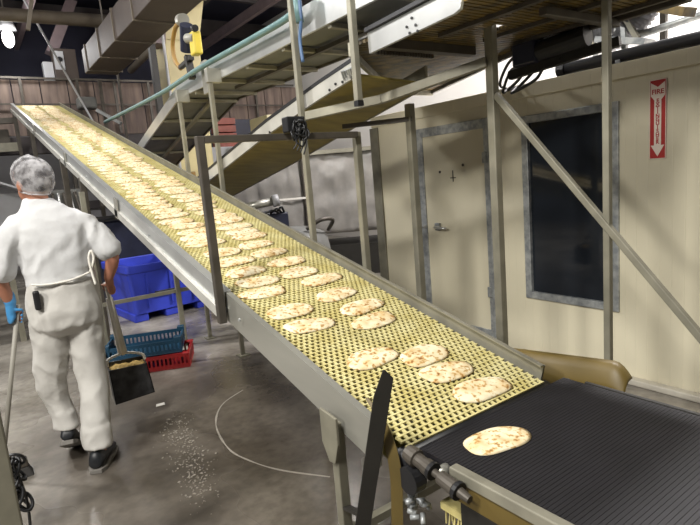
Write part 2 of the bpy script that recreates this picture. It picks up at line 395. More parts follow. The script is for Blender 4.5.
# roof services
du = thing('air_duct', 'brown grey rectangular duct running overhead toward the back wall', 'duct', (2.1,7,3.49))
MB().box((1.845,4.7,3.49),(2.325,9.4,3.85)).build('duct_body', 'duct', du, bevel=.01)
for y in (5.5,6.4,7.3,8.2,9.1): MB().box((1.83,y,3.475),(2.34,y+.03,3.865)).build('flange', 'pipe_tan', du)
for y in (5.6,8.8): MB().cyl((2.08,y,3.86),(2.08,y,6.2),.012).build('hanging_rod','steel_dark',du)
tag(MB().cyl((-3.5,10,4.35),(3.3,10,4.5),.1,n=18).build('overhead_pipe','pipe_tan',smooth=True), 'thick tan pipe crossing the ceiling space at the upper left', 'pipe')
dpp = thing('branch_pipe','short tan pipe beside the brown overhead duct','pipe',(3.35,11,4.2))
MB().tube([(3.35,9.6,4.3),(3.35,12.4,4.2)],.07,12).build('pipe_run','pipe_tan',dpp,smooth=True)
MB().cyl((3.35,11,4.3),(3.35,11,6.2),.012).build('hanging_rod','steel_dark',dpp)
tag(MB().cyl((-3,7.6,4.45),(2.9,7.6,4.72),.035,n=12).build('conduit','steel_dark',smooth=True), 'thin dark conduit below the ceiling at the upper left', 'pipe')
a, b = P(24,0,y=11), P(95,125,y=11)
tag(MB().cyl(a, b, .018).build('cable','cabinet'), 'thin pale cable slanting down across the brown parapet', 'cable')
a, b = P(40,5,y=9), P(28,30,y=9)
tag(MB().beam(a+V((.05,0,.6)), b, .07,.05).build('ceiling_bracket','pipe_tan'), 'short tan bracket hanging from the thick overhead pipe', 'bracket')
q = P(60,30,y=13); tag(MB().beam(q+V((.3,0,.6)), q+V((-.25,0,-.5)), .3,.2).build('roof_brace','mauve'), 'mauve brown sloping roof brace behind the thin pale cable', 'beam')
# column, pipe and grey box
a = P(185,60,y=9)
co = thing('beige_column', 'tall beige steel column behind the drive unit at the upper left', 'column', (3.45,9.1,0))
MB().box((3.02,9,0),(3.6,9.5,4.0)).build('shaft', 'beige', co, bevel=.02)
MB().ring_loft([[V(p) for p in ((3.02,9,4.0),(3.6,9,4.0),(3.6,9.5,4.0),(3.02,9.5,4.0))],[V(p) for p in ((3.3,9,5.6),(4.0,9,5.6),(4.0,9.5,5.6),(3.3,9.5,5.6))]]).build('flared_head', 'beige', co)
tag(MB().ring_loft([[V(p) for p in ((2.78,8.9,3.9),(3.0,8.9,3.9),(3.0,9.3,3.9),(2.78,9.3,3.9))],[V(p) for p in ((2.9,8.9,5.6),(3.28,8.9,5.6),(3.28,9.3,5.6),(2.9,9.3,5.6))]]).build('hanging_hood','mauve'), 'mauve grey tapered hood beside the beige column', 'hood')
tag(MB().box((2.68,8.7,0),(2.77,8.8,5.6)).build('dark_column','black_steel'), 'thin black steel column left of the beige column', 'column')
q = P(152,22,y=8.6)
jb = thing('control_box', 'cream grey control box fixed on the thin black column', 'electrical box', (q.x,8.6,q.z-.15))
MB().box((q.x-.13,8.45,q.z-.17),(q.x+.12,8.69,q.z+.17)).build('housing','cabinet_beige',jb,bevel=.01)
MB().box((q.x-.08,8.44,q.z-.06),(q.x+.0,8.45,q.z+.06)).build('cover_plate','cabinet',jb)
MB().cyl((q.x+.14,8.62,0),(q.x+.14,8.62,q.z-.1),.022).build('conduit','cabinet',jb)
# visible high bay lamp
q = P(8,37,y=12)
lp = thing('high_bay_lamp', 'glowing white high bay lamp hanging at the far upper left', 'lamp', (q.x,12,q.z-.15))
MB().ell((q.x,12,q.z-.02),(.10,.10,.17),18,12).build('bulb','lamp',lp,smooth=True)
MB().tube([(q.x,12,q.z+.12),(q.x,12,q.z+.24),(q.x,12,q.z+.36)],[.16,.13,.05],18).build('lamp_shade','cabinet',lp,smooth=True)
MB().cyl((q.x,12,q.z+.34),(q.x,12,6.2),.012).build('hanging_rod','steel_dark',lp)
LAMPQ = q

# ------------------------------------------------------------------ incline conveyor
ANG = math.radians(14.1); CA, SA = math.cos(ANG), math.sin(ANG)
YB, ZB = 1.27, .70
def S(x, s, h=0): return V((x, YB+s*CA-h*SA, ZB+s*SA+h*CA))
SL = 11.15; X0, X1 = 1.05, 1.80
ic = thing('incline_conveyor', 'long inclined conveyor with yellow mesh belt rising to the upper left', 'conveyor', (1.43,6.5,0))
# belt: real open grid
bp_ = .0254; rows = int(SL/bp_)
vs = []; fs = []
def sbox(xa, xb, s0, s1, h0, h1):
    n = len(vs)
    for (x,s,h) in ((xa,s0,h0),(xb,s0,h0),(xb,s1,h0),(xa,s1,h0),(xa,s0,h1),(xb,s0,h1),(xb,s1,h1),(xa,s1,h1)): vs.append(S(x,s,h))
    fs.extend([tuple(n+i for i in f) for f in ((0,3,2,1),(4,5,6,7),(0,1,5,4),(1,2,6,5),(2,3,7,6),(3,0,4,7))])
pitchx = (X1-X0)/26
for r in range(rows):
    s0 = r*bp_
    sbox(X0, X1, s0, s0+.0075, -.008, 0)
    for k in range(26):
        off = .25 if r % 2 else .75
        xc = X0+(k+off)*pitchx
        sbox(xc-.0055, xc+.0055, s0+.0076, s0+bp_-.0001, -.008, -.0012)
# lower end wraps round the nose roller
bm_ = MB(); bm_.v = vs; bm_.f = fs
for k in range(9,16):
    a = PI/2-k*PI/11
    c = S(0, .0, -.05); r_ = .05
    p = V((0, c.y-math.cos(a)*0, c.z))
    d1 = V((0,-math.cos(a)*r_, math.sin(a)*r_))
    for j in range(1):
        bm_.beam(V((X0,c.y+d1.y,c.z+d1.z)), V((X1,c.y+d1.y,c.z+d1.z)), .007,.007)
belt = bm_.build('mesh_belt', 'belt_yellow', ic)
MB().prism([S(X0+.01,.1,-.03),S(X1-.01,.1,-.03),S(X1-.01,SL-.1,-.03),S(X0+.01,SL-.1,-.03)], S(0,0,-.005)-S(0,0,0)).build('slide_bed','bed',ic)
MB().prism([S(X0,.05,-.105),S(X1,.05,-.105),S(X1,SL-.1,-.105),S(X0,SL-.1,-.105)], S(0,0,-.006)-S(0,0,0)).build('return_belt','belt_under',ic)
MB().cyl(S(X0-.03,0,-.05),S(X1+.03,0,-.05),.042,n=20).build('nose_roller','black',ic,smooth=True)
MB().cyl(S(X0-.05,SL-.05,-.05),S(X1+.05,SL-.05,-.05),.05,n=20).build('head_roller','steel_dark',ic,smooth=True)
def rail(x, s0, s1, h0, h1, th, lip):
    mb = MB().prism([S(x-th/2,s0,h0),S(x-th/2,s1,h0),S(x-th/2,s1,h1),S(x-th/2,s0,h1)], (th,0,0))
    mb.prism([S(x-th/2,s0,h1),S(x-th/2,s1,h1),S(x-th/2,s1,h1+.006),S(x-th/2,s0,h1+.006)], (lip,0,0))
    return mb
# left side rail in two lengths, jointed at the guard frame
rail(1.015,.08,1.36,-.125,.022,.012,.03).build('side_rail','steel',ic)
rail(1.0,1.36,SL,-.115,.028,.012,.045).build('side_rail','steel_bright',ic)
rail(.985,1.36,SL,-.12,-.07,.02,.02).build('lower_flange','white_rail',ic)
rail(1.83,.03,SL,-.12,.05,.012,-.02).build('side_rail','steel_tan',ic)
for s in (3.4,5.6,8.0): MB().prism([S(.975,s,-.13),S(.975,s+.09,-.13),S(.975,s+.09,.03),S(.975,s,.03)],(.012,0,0)).build('splice_plate','steel',ic)
for s in (1.15,2.6,4.6): MB().cyl(S(.992,s,-.03),S(.984,s,-.03),.008,n=10).build('bolt_head','galv',ic)
def leg(x, y, mt, w=.05, top=None):
    s = (y-YB)/CA; zt = ZB+s*SA-.1
    return MB().box((x-w/2,y-w/2,0),(x+w/2,y+w/2,top or zt)).build('leg', mt, ic, bevel=.004)
leg(1.0,1.615,'steel_green',.042); leg(1.83,1.615,'steel_green',.045)
MB().prism([(.966,1.595,.535),(.966,1.635,.53),(.966,1.675,.60),(.966,1.675,.735),(.966,1.565,.725),(.966,1.565,.62)],(.012,0,0)).build('leg_bracket','steel_green',ic,bevel=.003)
MB().beam((1.0,1.615,.22),(1.83,1.615,.22),.035,.035).build('cross_brace','steel_green',ic)
leg(.88,5.45,'steel_tan',.045); leg(1.62,5.43,'steel_tan',.045)
MB().beam((.88,5.44,.58),(1.84,5.44,.58),.035,.035).build('cross_brace','steel_tan',ic)
leg(1.0,6.05,'steel_dark',.06)
leg(1.0,7.1,'steel_dark',.06)
leg(1.0,9.6,'steel_dark',.06); leg(1.83,9.6,'steel_dark',.06); leg(1.0,11.8,'steel_dark',.06); leg(1.83,11.8,'steel_dark',.06)
for (ya,yb_) in ((5.45,7.1),(7.1,9.6)):
    MB().beam((1.0,ya,.58+.5),(1.0,yb_,.58+.9),.03,.03).build('cross_brace','steel_tan',ic)
# shaft, bearings and adjusters at the lower left end
MB().tube([(1.02,1.47,.70),(1.03,1.40,.672)],.012,10).build('adjuster_rod','steel',ic,smooth=True)
tb = MB()
p0, p1 = P(408,452,x=1.03), P(470,500,x=1.03)
D = (p1-p0)
prof = [(0,.026),(.08,.03),(.16,.03),(.17,.022),(.3,.022),(.31,.026),(.42,.026),(.43,.013),(.55,.012),(.56,.022),(.78,.024),(.80,.016),(.86,.016),(1.0,.012)]
tb.tube([p0+D*a for a,_ in prof],[r for _,r in prof],14)
ad = tb.build('take_up_shaft','steel_dark',ic,smooth=False)
for a in (.40,.80): MB().cyl(p0+D*a,p0+D*(a+.05),.029,n=14).build('collar','black',ad)
MB().cyl((1.0,1.22,.62),(1.045,1.22,.62),.045,n=18).build('bearing','black',ic)
wsh = MB()
for k in range(14):
    a = random.uniform(0,2*PI); c = V((1.05+random.uniform(-.02,.04),1.22+random.uniform(-.08,.06),.52+random.uniform(-.04,.03)))
    wsh.cyl(c, c+V((.03*math.cos(a),.03*math.sin(a),random.uniform(-.02,.02))), .009, n=6)
wsh.build('chain_links','galv',ic,smooth=True)
br = MB()
for k in range(40):
    c = V((1.12+random.uniform(0,.10),1.14+random.uniform(-.05,.05),.50))
    br.cyl(c, c+V((random.uniform(-.015,.015),random.uniform(-.015,.015),-.06-random.random()*.02)),.0035,n=5)
br.box((1.11,1.09,.49),(1.23,1.19,.515))
br.build('cleaning_brush','belt_yellow',ic)

# guard frame over the incline
gf = thing('machine_guard', 'dark square tube guard frame standing over the inclined belt', 'frame', (1.45,2.58,.88))
MB().box((.952,2.56,.905),(.992,2.60,1.845)).build('post','steel_dark',gf,bevel=.004)
MB().box((1.925,2.59,0),(1.965,2.63,1.845)).build('post','steel_green',gf,bevel=.004)
MB().box((.992,2.562,1.81),(1.925,2.602,1.845)).build('crossbar','steel_dark',gf,bevel=.004)
# sensor and cable bundle on the crossbar
q = P(292,128,y=2.55)
sn = thing('cable_bundle', 'black sensor box with tangled cables on the guard frame crossbar', 'sensor', (q.x,2.53,1.80))
MB().box((q.x-.055,2.5,1.845),(q.x+.055,2.56,1.925)).build('sensor_box','black',sn,bevel=.006)
cb = MB()
for k in range(9):
    c = V((q.x+random.uniform(-.03,.03),2.485,1.87+random.uniform(-.02,.01))); r = random.uniform(.025,.05)
    ph = random.uniform(0,6)
    cb.tube([c+V((r*math.cos(a+ph)*.8,.012*math.sin(2*a+k),r*math.sin(a+ph)-.01*k*.5)) for a in [i*PI/8 for i in range(16)]],.005,6,closed=True)
for k in range(4):
    x = q.x-.03+k*.02
    cb.tube(curve_pts([(x,2.49,1.86),(x+.01,2.48,1.79),(x-.012,2.485,1.755-.01*k)],5),.004,6)
cb.build('cables','black',sn,smooth=True)
MB().box((q.x+.01,2.495,1.87),(q.x+.03,2.499,1.91)).build('clip','steel_bright',sn)

# ------------------------------------------------------------------ flat black conveyor
fc = thing('flat_conveyor', 'flat conveyor with black ribbed rubber belt in the right foreground', 'conveyor', (1.5,.3,0))
FX0, FX1, FY0, FY1, FZ = 1.08, 1.93, -.9, 1.25, .684
nb = MB(); rp = .0135; prof = []
y = FY0
while y < FY1:
    prof += [(y,FZ),(y+.0035,FZ),(y+.0042,FZ+.0012),(y+rp-.0007,FZ+.0012)]; y += rp
prof += [(FY1,FZ)]
for k in range(1,8):
    a = PI/2-k*PI/7; prof.append((FY1+.028*math.cos(a), FZ-.028+.028*math.sin(a)))
prof += [(FY0,FZ-.056)]
n_ = len(prof)
nb.v = [V((FX0+.012,p[0],p[1])) for p in prof]+[V((FX1-.01,p[0],p[1])) for p in prof]
nb.f = [(i,(i+1)%n_,n_+(i+1)%n_,n_+i) for i in range(n_)]+[tuple(range(n_-1,-1,-1)),tuple(range(n_,2*n_))]
nb.build('ribbed_belt','rubber',fc)
MB().box((FX0-.012,FY0,FZ-.09),(FX0+.008,1.09,FZ+.012)).build('side_rail','olive_plastic',fc,bevel=.003)
MB().box((FX0-.02,FY0,FZ-.02),(FX0+.014,1.09,FZ+.018)).build('wear_strip','steel_tan',fc,bevel=.004)
MB().box((FX0-.01,FY0,FZ-.26),(FX0+.02,1.06,FZ-.09)).build('side_plate','black_steel',fc,bevel=.003)
MB().box((FX1-.004,FY0,FZ-.16),(FX1+.012,1.17,FZ+.004)).build('side_rail','black_steel',fc,bevel=.003)
MB().cyl((FX0-.01,FY1,FZ-.028),(FX1+.01,FY1,FZ-.028),.022,n=16).build('tail_roller','steel_dark',fc)
MB().cyl((FX0-.03,1.13,FZ-.02),(FX0+.02,1.13,FZ-.02),.02,n=14).build('roller_end','steel',fc,smooth=True)
for (x,y) in ((1.1,.7),(1.9,.7),(1.1,-.7),(1.9,-.7)): MB().box((x-.03,y-.03,0),(x+.03,y+.03,FZ-.15)).build('leg','steel_green',fc,bevel=.004)

# olive sheet between the belts and the wall
a = P(511,349,x=2.0); 
og = thing('olive_side_guard', 'curved olive plastic guard sheet lying between black belt and wall', 'guard', (2.0,1.3,.6))
pts = []
prof = [(1.955,-.115),(1.965,-.075),(1.98,-.035),(2.0,-.008),(2.03,0)]
mb = MB(); ys = [1.03,1.035,1.045,1.06,1.08]+[1.10+i*.05 for i in range(11)]
R_ = []
for i, y in enumerate(ys):
    zt = .775-.115*(y-1.04); rnd = .06*max(0,(1.10-y)/.07)**2
    top = [V((x,y,zt+z*(1-rnd*4)-rnd)) for x,z in prof]
    bot = [v+V((.006,0,-.006)) for v in reversed(top)]
    R_.append(top+bot)
mb.ring_loft(R_); mb.build('curved_sheet','olive_plastic',og,smooth=True)
MB().box((2.03,1.15,0),(2.055,1.18,.74)).build('stay','steel_green',og); MB().box((2.03,1.5,0),(2.055,1.53,.70)).build('stay','steel_green',og)

# black flat bar and olive strip at the lower left of the belt end
a, b = P(386,371,x=.95), P(363,525,x=.92)
dz = (b-a); foot = a + dz*(a.z/(a.z-b.z)); foot.z = 0
fb = thing('black_flat_bar', 'tall black steel flat bar with clipped top beside the end of the mesh belt', 'bar', foot)
ax = (a-foot).normalized(); wv = (RT - ax*RT.dot(ax)).normalized()*.0265; th = ax.cross(wv).normalized()*.008
if th.y < 0: th = -th
L_ = (a-foot).length
MB().prism([foot-wv,foot+wv,foot+ax*(L_-.025)+wv,foot+ax*(L_+.0)-wv*.1,foot+ax*(L_)-wv*.35, foot+ax*(L_-.10)-wv], th).build('plate','black_steel',fb,bevel=.002)
MB().box((foot.x-.06,foot.y-.04,0),(foot.x+.06,foot.y+.06,.012)).build('foot_plate','black_steel',fb,bevel=.002)
q = foot+ax*.47; MB().beam(q+th*1.5, V((1.0,1.60,.34)),.03,.012).build('stay','black_steel',fb)
pts = [P(368,398,x=.995),P(384,420,x=.995),P(396,450,x=1.0),P(401,480,x=1.0),P(402,525,x=1.0)]
pts.append(pts[-1]+V((0,.02,-.25)))
c1 = curve_pts(pts,5); st = MB(); R_ = []
for i, p in enumerate(c1):
    w = .010+.028*min(1,i/10); wd = V((-.45,.75,-.15)).normalized()*w
    R_.append([p-wd*.1,p+wd,p+wd+V((.004,.003,0)),p-wd*.1+V((.004,.003,0))])
st.ring_loft(R_)
tag(st.build('olive_strip','olive_plastic',smooth=False), 'narrow olive plastic strip hanging behind the black flat bar', 'strip')

# ------------------------------------------------------------------ flatbreads
def naan_mesh(i, L, W):
    rng = random.Random(100+i); nr, na = 9, 40
    vs = []; fs = []
    ph = [rng.uniform(0,6.28) for _ in range(5)]
    def rad(a): return 1+.035*math.sin(2*a+ph[0])+.03*math.sin(3*a+ph[1])+.02*math.sin(5*a+ph[2])
    def ztop(x, y, f):
        e = (1-f**5)
        return .002+e*(.0095+.0035*noise.noise(V((x*22+i*9,y*22,0)))+.002*noise.noise(V((x*60,y*60+i*5,1))))
    vs.append(V((0,0,ztop(0,0,0))))
    for r in range(1,nr+1):
        f = r/nr
        for k in range(na):
            a = 2*PI*k/na; e = 2.5
            c, s_ = math.cos(a), math.sin(a)
            q = (abs(c)**e+abs(s_)**e)**(-1/e)*rad(a)
            x, y = L/2*q*c*f, W/2*q*s_*f*(1+.08*c*math.sin(ph[3]))
            vs.append(V((x,y,ztop(x,y,f))))
    nt_ = len(vs)
    for k in range(na): fs.append((0,1+k,1+(k+1)%na))
    for r in range(nr-1):
        for k in range(na):
            a0 = 1+r*na; fs.append((a0+k,a0+na+k,a0+na+(k+1)%na,a0+(k+1)%na))
    b0 = len(vs)
    for k in range(na):
        v = vs[1+(nr-1)*na+k]; vs.append(V((v.x*.97,v.y*.97,0)))
    e0 = 1+(nr-1)*na
    for k in range(na): fs.append((e0+k,b0+k,b0+(k+1)%na,e0+(k+1)%na))
    fs.append(tuple(b0+k for k in range(na-1,-1,-1)))
    me = bpy.data.meshes.new('flatbread'); me.from_pydata([tuple(v) for v in vs],[],fs)
    bm = bmesh.new(); bm.from_mesh(me); bmesh.ops.recalc_face_normals(bm, faces=bm.faces); bm.to_mesh(me); bm.free()
    me.polygons.foreach_set('use_smooth',[True]*len(me.polygons)); me.materials.append(M['naan'])
    return me
NM = [naan_mesh(i, L, W) for i,(L,W) in enumerate(((.27,.137),(.26,.13),(.24,.152),(.255,.138),(.265,.133)))]
proto = bpy.data.objects.new('flatbread', NM[2]); COL.objects.link(proto)
used = [False]
def put_naan(loc, rz, incl, label, group=None, k=0):
    if not used[0]: o = proto; used[0] = True
    else: o = proto.copy(); COL.objects.link(o)
    o.data = NM[k % 5]
    R = Matrix.Rotation(ANG if incl else 0, 4, 'X') @ Matrix.Rotation(rz, 4, 'Z')
    o.matrix_world = Matrix.Translation(loc) @ R
    o['label'] = label; o['category'] = 'flatbread'
    if group: o['group'] = group
put_naan(V((1.315,1.112,FZ+.0014)), math.radians(-13), False, 'single browned flatbread lying on the black rubber belt', k=2)
near = [(1.532,.096,-16,'lowest flatbread on the yellow mesh belt, nearest the black belt'),
 (1.502,.259,-14,'second flatbread up from the lower end of the yellow mesh, right lane'),
 (1.515,.405,-8,'third flatbread up the right lane, touching the lone left one beside it'),
 (1.300,.500,-10,'lowest flatbread of the left lane, just above the tip of the black flat bar'),
 (1.521,.773,-6,'fourth flatbread up the right lane, just above the bare stretch of mesh'),
 (1.565,.927,-4,'fifth flatbread up the right lane, below the lone sixth one'),
 (1.225,.885,-16,'second flatbread up the left lane, with dark brown spots'),
 (1.222,1.060,-12,'third flatbread up the left lane'),
 (1.536,1.117,-5,'sixth flatbread up the right lane, lying alone with a gap all round'),
 (1.202,1.320,-14,'fourth flatbread up the left lane, first of the tight run by the guard post'),
 (1.58,1.328,-4,'seventh flatbread up the right lane, nearest the right side rail'),
 (1.245,1.464,-10,'fifth flatbread up the left lane, beside the guard post'),
 (1.52,1.480,-8,'eighth flatbread up the right lane'),
 (1.251,1.628,-6,'sixth flatbread up the left lane, just right of the guard post'),
 (1.541,1.662,-6,'ninth flatbread up the right lane'),
 (1.257,1.806,-8,'seventh flatbread up the left lane'),
 (1.522,1.85,-2,'tenth flatbread up the right lane, two below the dense rows'),
 (1.264,1.985,-8,'eighth flatbread up the left lane'),
 (1.515,2.03,-5,'eleventh flatbread up the right lane, last before the dense rows')]
for k,(x,s,r,lab) in enumerate(near): put_naan(S(x,s,.0012), math.radians(r+8), True, lab, None, k)
s = 2.19; k = 0
while s < SL-.15:
    for lane, x in (('left',1.255),('right',1.56)):
        put_naan(S(x+random.uniform(-.028,.028), s+random.uniform(-.015,.015), .0012), math.radians(random.uniform(-7,10)), True,
            f'flatbread in the {lane} lane of the dense rows far up the yellow belt', f'flatbreads in the {lane} lane up the incline', k)
        k += 1
    s += .139

# ------------------------------------------------------------------ support frame and upper conveyors
sf = thing('steel_trestle', 'grey green steel frame of posts and a diagonal brace before the cold room', 'frame', (2.5,2.0,0))
MB().box((2.474,2.02,0),(2.526,2.072,2.52)).build('post','steel_green',sf,bevel=.006)
MB().box((2.486,1.37,0),(2.52,1.404,2.335)).build('post','steel_green',sf,bevel=.005)
MB().box((2.475,2.715,0),(2.525,2.765,2.03)).build('post','steel_green',sf,bevel=.005)
MB().beam((2.495,2.02,1.97),(2.495,.29,.008),.034,.034,(1,0,0)).build('diagonal_brace','steel_green',sf,bevel=.004)
MB().beam((2.5,1.38,0.05),(2.5,2.74,.05),.04,.04).build('foot_rail','steel_green',sf)
MB().beam((2.5,2.72,1.93),(2.2,3.1,1.93),.03,.03).build('tie_bar','steel_dark',sf)

# descending conveyor (under the curved one)
dc = thing('descending_conveyor', 'upper conveyor with olive underside sloping down to the left behind the incline', 'conveyor', (2.2,3.6,1.3))
LT = [P(190,186,x=1.95),P(268,121,x=1.95),P(320,83,x=1.95),P(356,59,x=1.95)]
LT[0] = LT[0]+(LT[0]-LT[1]).normalized()*1.2
RE = [P(225,200,x=2.5),P(292,164,x=2.5),P(360,124,x=2.5),P(426,87,x=2.5)]
RE[0] = RE[0]+(RE[0]-RE[1]).normalized()*1.2
def zat(pl, y):
    if y >= pl[0].y: return pl[0].z
    for a, b in zip(pl, pl[1:]):
        if a.y >= y >= b.y: return a.z+(b.z-a.z)*(a.y-y)/(a.y-b.y)
    a, b = pl[-2], pl[-1]; return b.z+(b.z-a.z)/(b.y-a.y)*(y-b.y)
HL = .10
mb = MB(); wr_ = MB()
for a, b in zip(LT, LT[1:]):
    mb.prism([a-V((.02,0,.012)),b-V((.02,0,.012)),b-V((.02,0,HL)),a-V((.02,0,HL))],(.02,0,0))
    wr_.beam(a-V((.012,0,0)),b-V((.012,0,0)),.022,.022)
mb.build('side_rail','white_rail',dc); wr_.build('wear_rail','black',dc)
mb = MB()
for a, b in zip(RE, RE[1:]): mb.prism([a,b,b+V((0,0,.13)),a+V((0,0,.13))],(.02,0,0))
mb.build('side_rail','steel_tan',dc)
for (px,py) in ((336,84),(330,90),(343,82),(300,112),(270,132)):
    q = P(px,py,x=1.93); MB().cyl(q,q-V((.008,0,0)),.008,n=10).build('bolt_head','black',dc)
q = MB(); c = P(349,74,x=1.92)
for k in range(6): q.cyl(c+V((0,.02*k-.05,-.012*(k%3))),c+V((-.03,.02*k-.07,.02)),.007,n=6)
q.build('rail_clamp','galv',dc)
un = MB(); ys_ = [LT[0].y+(2.55-LT[0].y)*i/40 for i in range(41)]
for a, b in zip(ys_, ys_[1:]):
    un.prism([V((1.95,a,zat(LT,a)-HL+.004)),V((2.5,a,zat(RE,a)+.004)),V((2.5,b,zat(RE,b)+.004)),V((1.95,b,zat(LT,b)-HL+.004))],(0,0,.012))
un.build('underside_sheet','belt_under',dc)
un = MB()
for a, b in zip(ys_[:-6], ys_[1:-5]):
    un.prism([V((1.96,a,zat(LT,a)-.03)),V((2.49,a,zat(RE,a)+.09)),V((2.49,b,zat(RE,b)+.09)),V((1.96,b,zat(LT,b)-.03))],(0,0,.008))
un.build('carrying_belt','belt_yellow',dc)
# horizontal beam carrying it from the left post to the frame
hb1, hb2 = P(302,117,x=1.9), P(487,62,x=2.48)
hb_m = P(382,99,x=2.2)
tag(MB().beam(hb1,hb_m,.045,.055).beam(hb_m,hb2,.045,.055).build('support_beam','steel_tan',bevel=.004), 'tan horizontal beam under the descending conveyor from steel post to frame post', 'beam')

# flat transfer deck over the wall
td = thing('transfer_deck', 'amber slatted overhead deck at the top right above the cold room wall', 'conveyor', (2.9,1.9,2.3))
DT = P(432,93,z=2.30)
sl = MB(); y = 1.30
while y < DT.y-.02:
    x0_ = 1.96 if y < 2.62 else 1.96+(DT.x-.5-1.96)*(y-2.62)/(DT.y-2.62)
    x1_ = 3.0+(DT.x-3.0)*max(0,(y-2.1))/(DT.y-2.1)
    if 1.96 < y < 2.12:
        sl.beam((x0_,y,2.33),(2.44,y,2.33),.026,.018); sl.beam((2.56,y,2.33),(x1_,y,2.33),.026,.018)
    else: sl.beam((x0_,y,2.33),(x1_,y,2.33),.026,.018)
    y += .036
sl.build('belt_slats','slat_amber',td)
MB().box((1.96,1.25,2.345),(2.44,2.12,2.355)).box((2.44,1.25,2.345),(3.0,1.96,2.355)).prism([(1.96,2.12,2.345),(3.0,2.12,2.345),(DT.x,DT.y,2.345),(DT.x-.5,DT.y,2.345),(1.96,2.62,2.345)],(0,0,.01)).build('carrying_belt','deck_grey',td)
a, b = P(367,33,x=1.94), P(453,-12,x=1.94); c, d = P(454,14,x=1.94), P(369,54,x=1.94)
e_ = P(461,2,x=1.94)
MB().prism([a,b,P(460,-8,x=1.94),e_,P(460,9,x=1.94),c,d],(.02,0,0)).build('side_plate','steel_bright',td,bevel=.003)
MB().beam(a+V((-.01,0,.012)),b+V((-.01,0,.012)),.02,.02).build('wear_rail','black',td)
for (px,py) in ((412,18),(416,25),(407,27),(418,31),(410,33)):
    q = P(px,py,x=1.94); MB().cyl(q,q-V((.006,0,0)),.007,n=10).build('bolt_head','black',td)
MB().box((2.36,1.60,2.265),(3.03,1.64,2.305)).build('end_beam','steel_dark',td,bevel=.004)
MB().box((3.0,1.25,2.29),(3.04,2.3,2.36)).build('side_beam','steel_dark',td,bevel=.004)
MB().beam((3.0,2.1,2.325),(DT.x,DT.y,2.325),.03,.07).build('side_beam','steel_dark',td,bevel=.004)
MB().beam((1.96,2.62,2.315),(DT.x-.5,DT.y,2.315),.03,.08).beam((DT.x-.5,DT.y,2.315),(DT.x,DT.y,2.315),.03,.08).build('tail_beam','steel_tan',td,bevel=.004)
for x in (2.25,2.62,2.9): MB().box((x,1.3,2.30),(x+.03,2.2,2.32)).build('bearer','steel_dark',td)
dotb = MB()
for k in range(22): dotb.box((2.0+.022*k,2.46,2.26),(2.012+.022*k,2.48,2.32))
dotb.build('sprocket_row','steel_dark',td)
MB().box((1.97,2.36,2.27),(2.74,2.42,2.32)).build('cross_beam','steel_dark',td)

# motor and cables above the wall
q = P(560,42,x=2.95)+V((0,0,-.03))
mo = thing('gear_motor', 'black gear motor with a sloping tail hung below the slatted deck', 'motor', (q.x,q.y,q.z-.08))
MB().cyl(q+V((-.02,.16,.0)),q+V((.02,-.16,.03)),.06,n=18).build('motor_body','black',mo,smooth=False)
MB().box(q+V((-.08,.12,-.06)),q+V((.06,.28,.07))).build('gearbox','navy',mo,bevel=.01)
MB().beam(q+V((-.05,.32,-.1)),q+V((.1,-.3,-.03)),.05,.05).build('mounting_arm','black_steel',mo)
MB().cyl(q+V((0,.02,.06)),q+V((0,.02,.09)),.02).build('eye_bolt','steel_bright',mo)
for k,(col,pp) in enumerate((('black',((550,40),(530,58),(520,78),(508,90))),('black',((556,42),(540,60),(531,74),(518,88))),('black',((545,44),(522,52),(508,64),(500,84))),('black',((548,50),(520,66),(510,72),(503,92))),
        ('steel_bright',((552,34),(538,44),(530,50),(524,60))),('black',((560,60),(545,66),(535,80),(512,93))))):
    xs = [2.95,3.1,3.25,3.4]
    c = [P(p[0],p[1],x=xs[i]) for i,p in enumerate(pp)]
    if col == 'black': c.append(V((3.63,c[-1].y+.12,WH+.012)))
    c = curve_pts(c,6)
    lab = ['black cable drooping from gear motor to wall top, nearest the motor','black cable drooping to the wall top, rightmost of the bunch','black cable looping left toward the steel post','black cable running lowest and closest behind the steel post','short silver hose beside the gear motor','black cable on the underside of the drooping bunch'][k]
    if col == 'black': tag(MB().tube(c,.011,8).build('power_cable',col,smooth=True), lab, 'cable')
    else: MB().tube(c,.014,8).build('silver_hose',col,mo,smooth=True)
# black pipe over the wall top
bpz = thing('black_pipe', 'thick black insulated pipe lying along the top of the cold room wall', 'pipe', (3.5,1.2,2.17))
MB().cyl((3.62,2.33,WH+.055),(3.62,-1.6,WH+.055),.042,n=18).build('pipe_run','black',bpz,smooth=True)
MB().cyl((3.62,2.36,WH+.055),(3.62,2.30,WH+.055),.05,n=18).build('end_collar','black',bpz)
for y in (1.9,1.0): MB().box((3.585,y,WH+.013),(3.655,y+.03,WH+.016+.02)).build('saddle','galv',bpz)
gc = thing('grey_conduit','thin grey conduit on short stays above the black pipe','pipe',(3.9,1.9,WH))
MB().cyl((3.9,2.6,2.32),(3.9,1.2,2.42),.025,n=12).build('conduit_run','galv',gc,smooth=True)
for y,z in ((2.5,2.31),(1.3,2.4)): MB().box((3.885,y,WH),(3.915,y+.03,z)).build('stay','galv',gc)
tag(MB().box((4.2,1.9,WH),(4.24,1.94,3.2)).build('roof_post','steel_dark'), 'dark steel post standing on the cold room roof at the right edge', 'post')
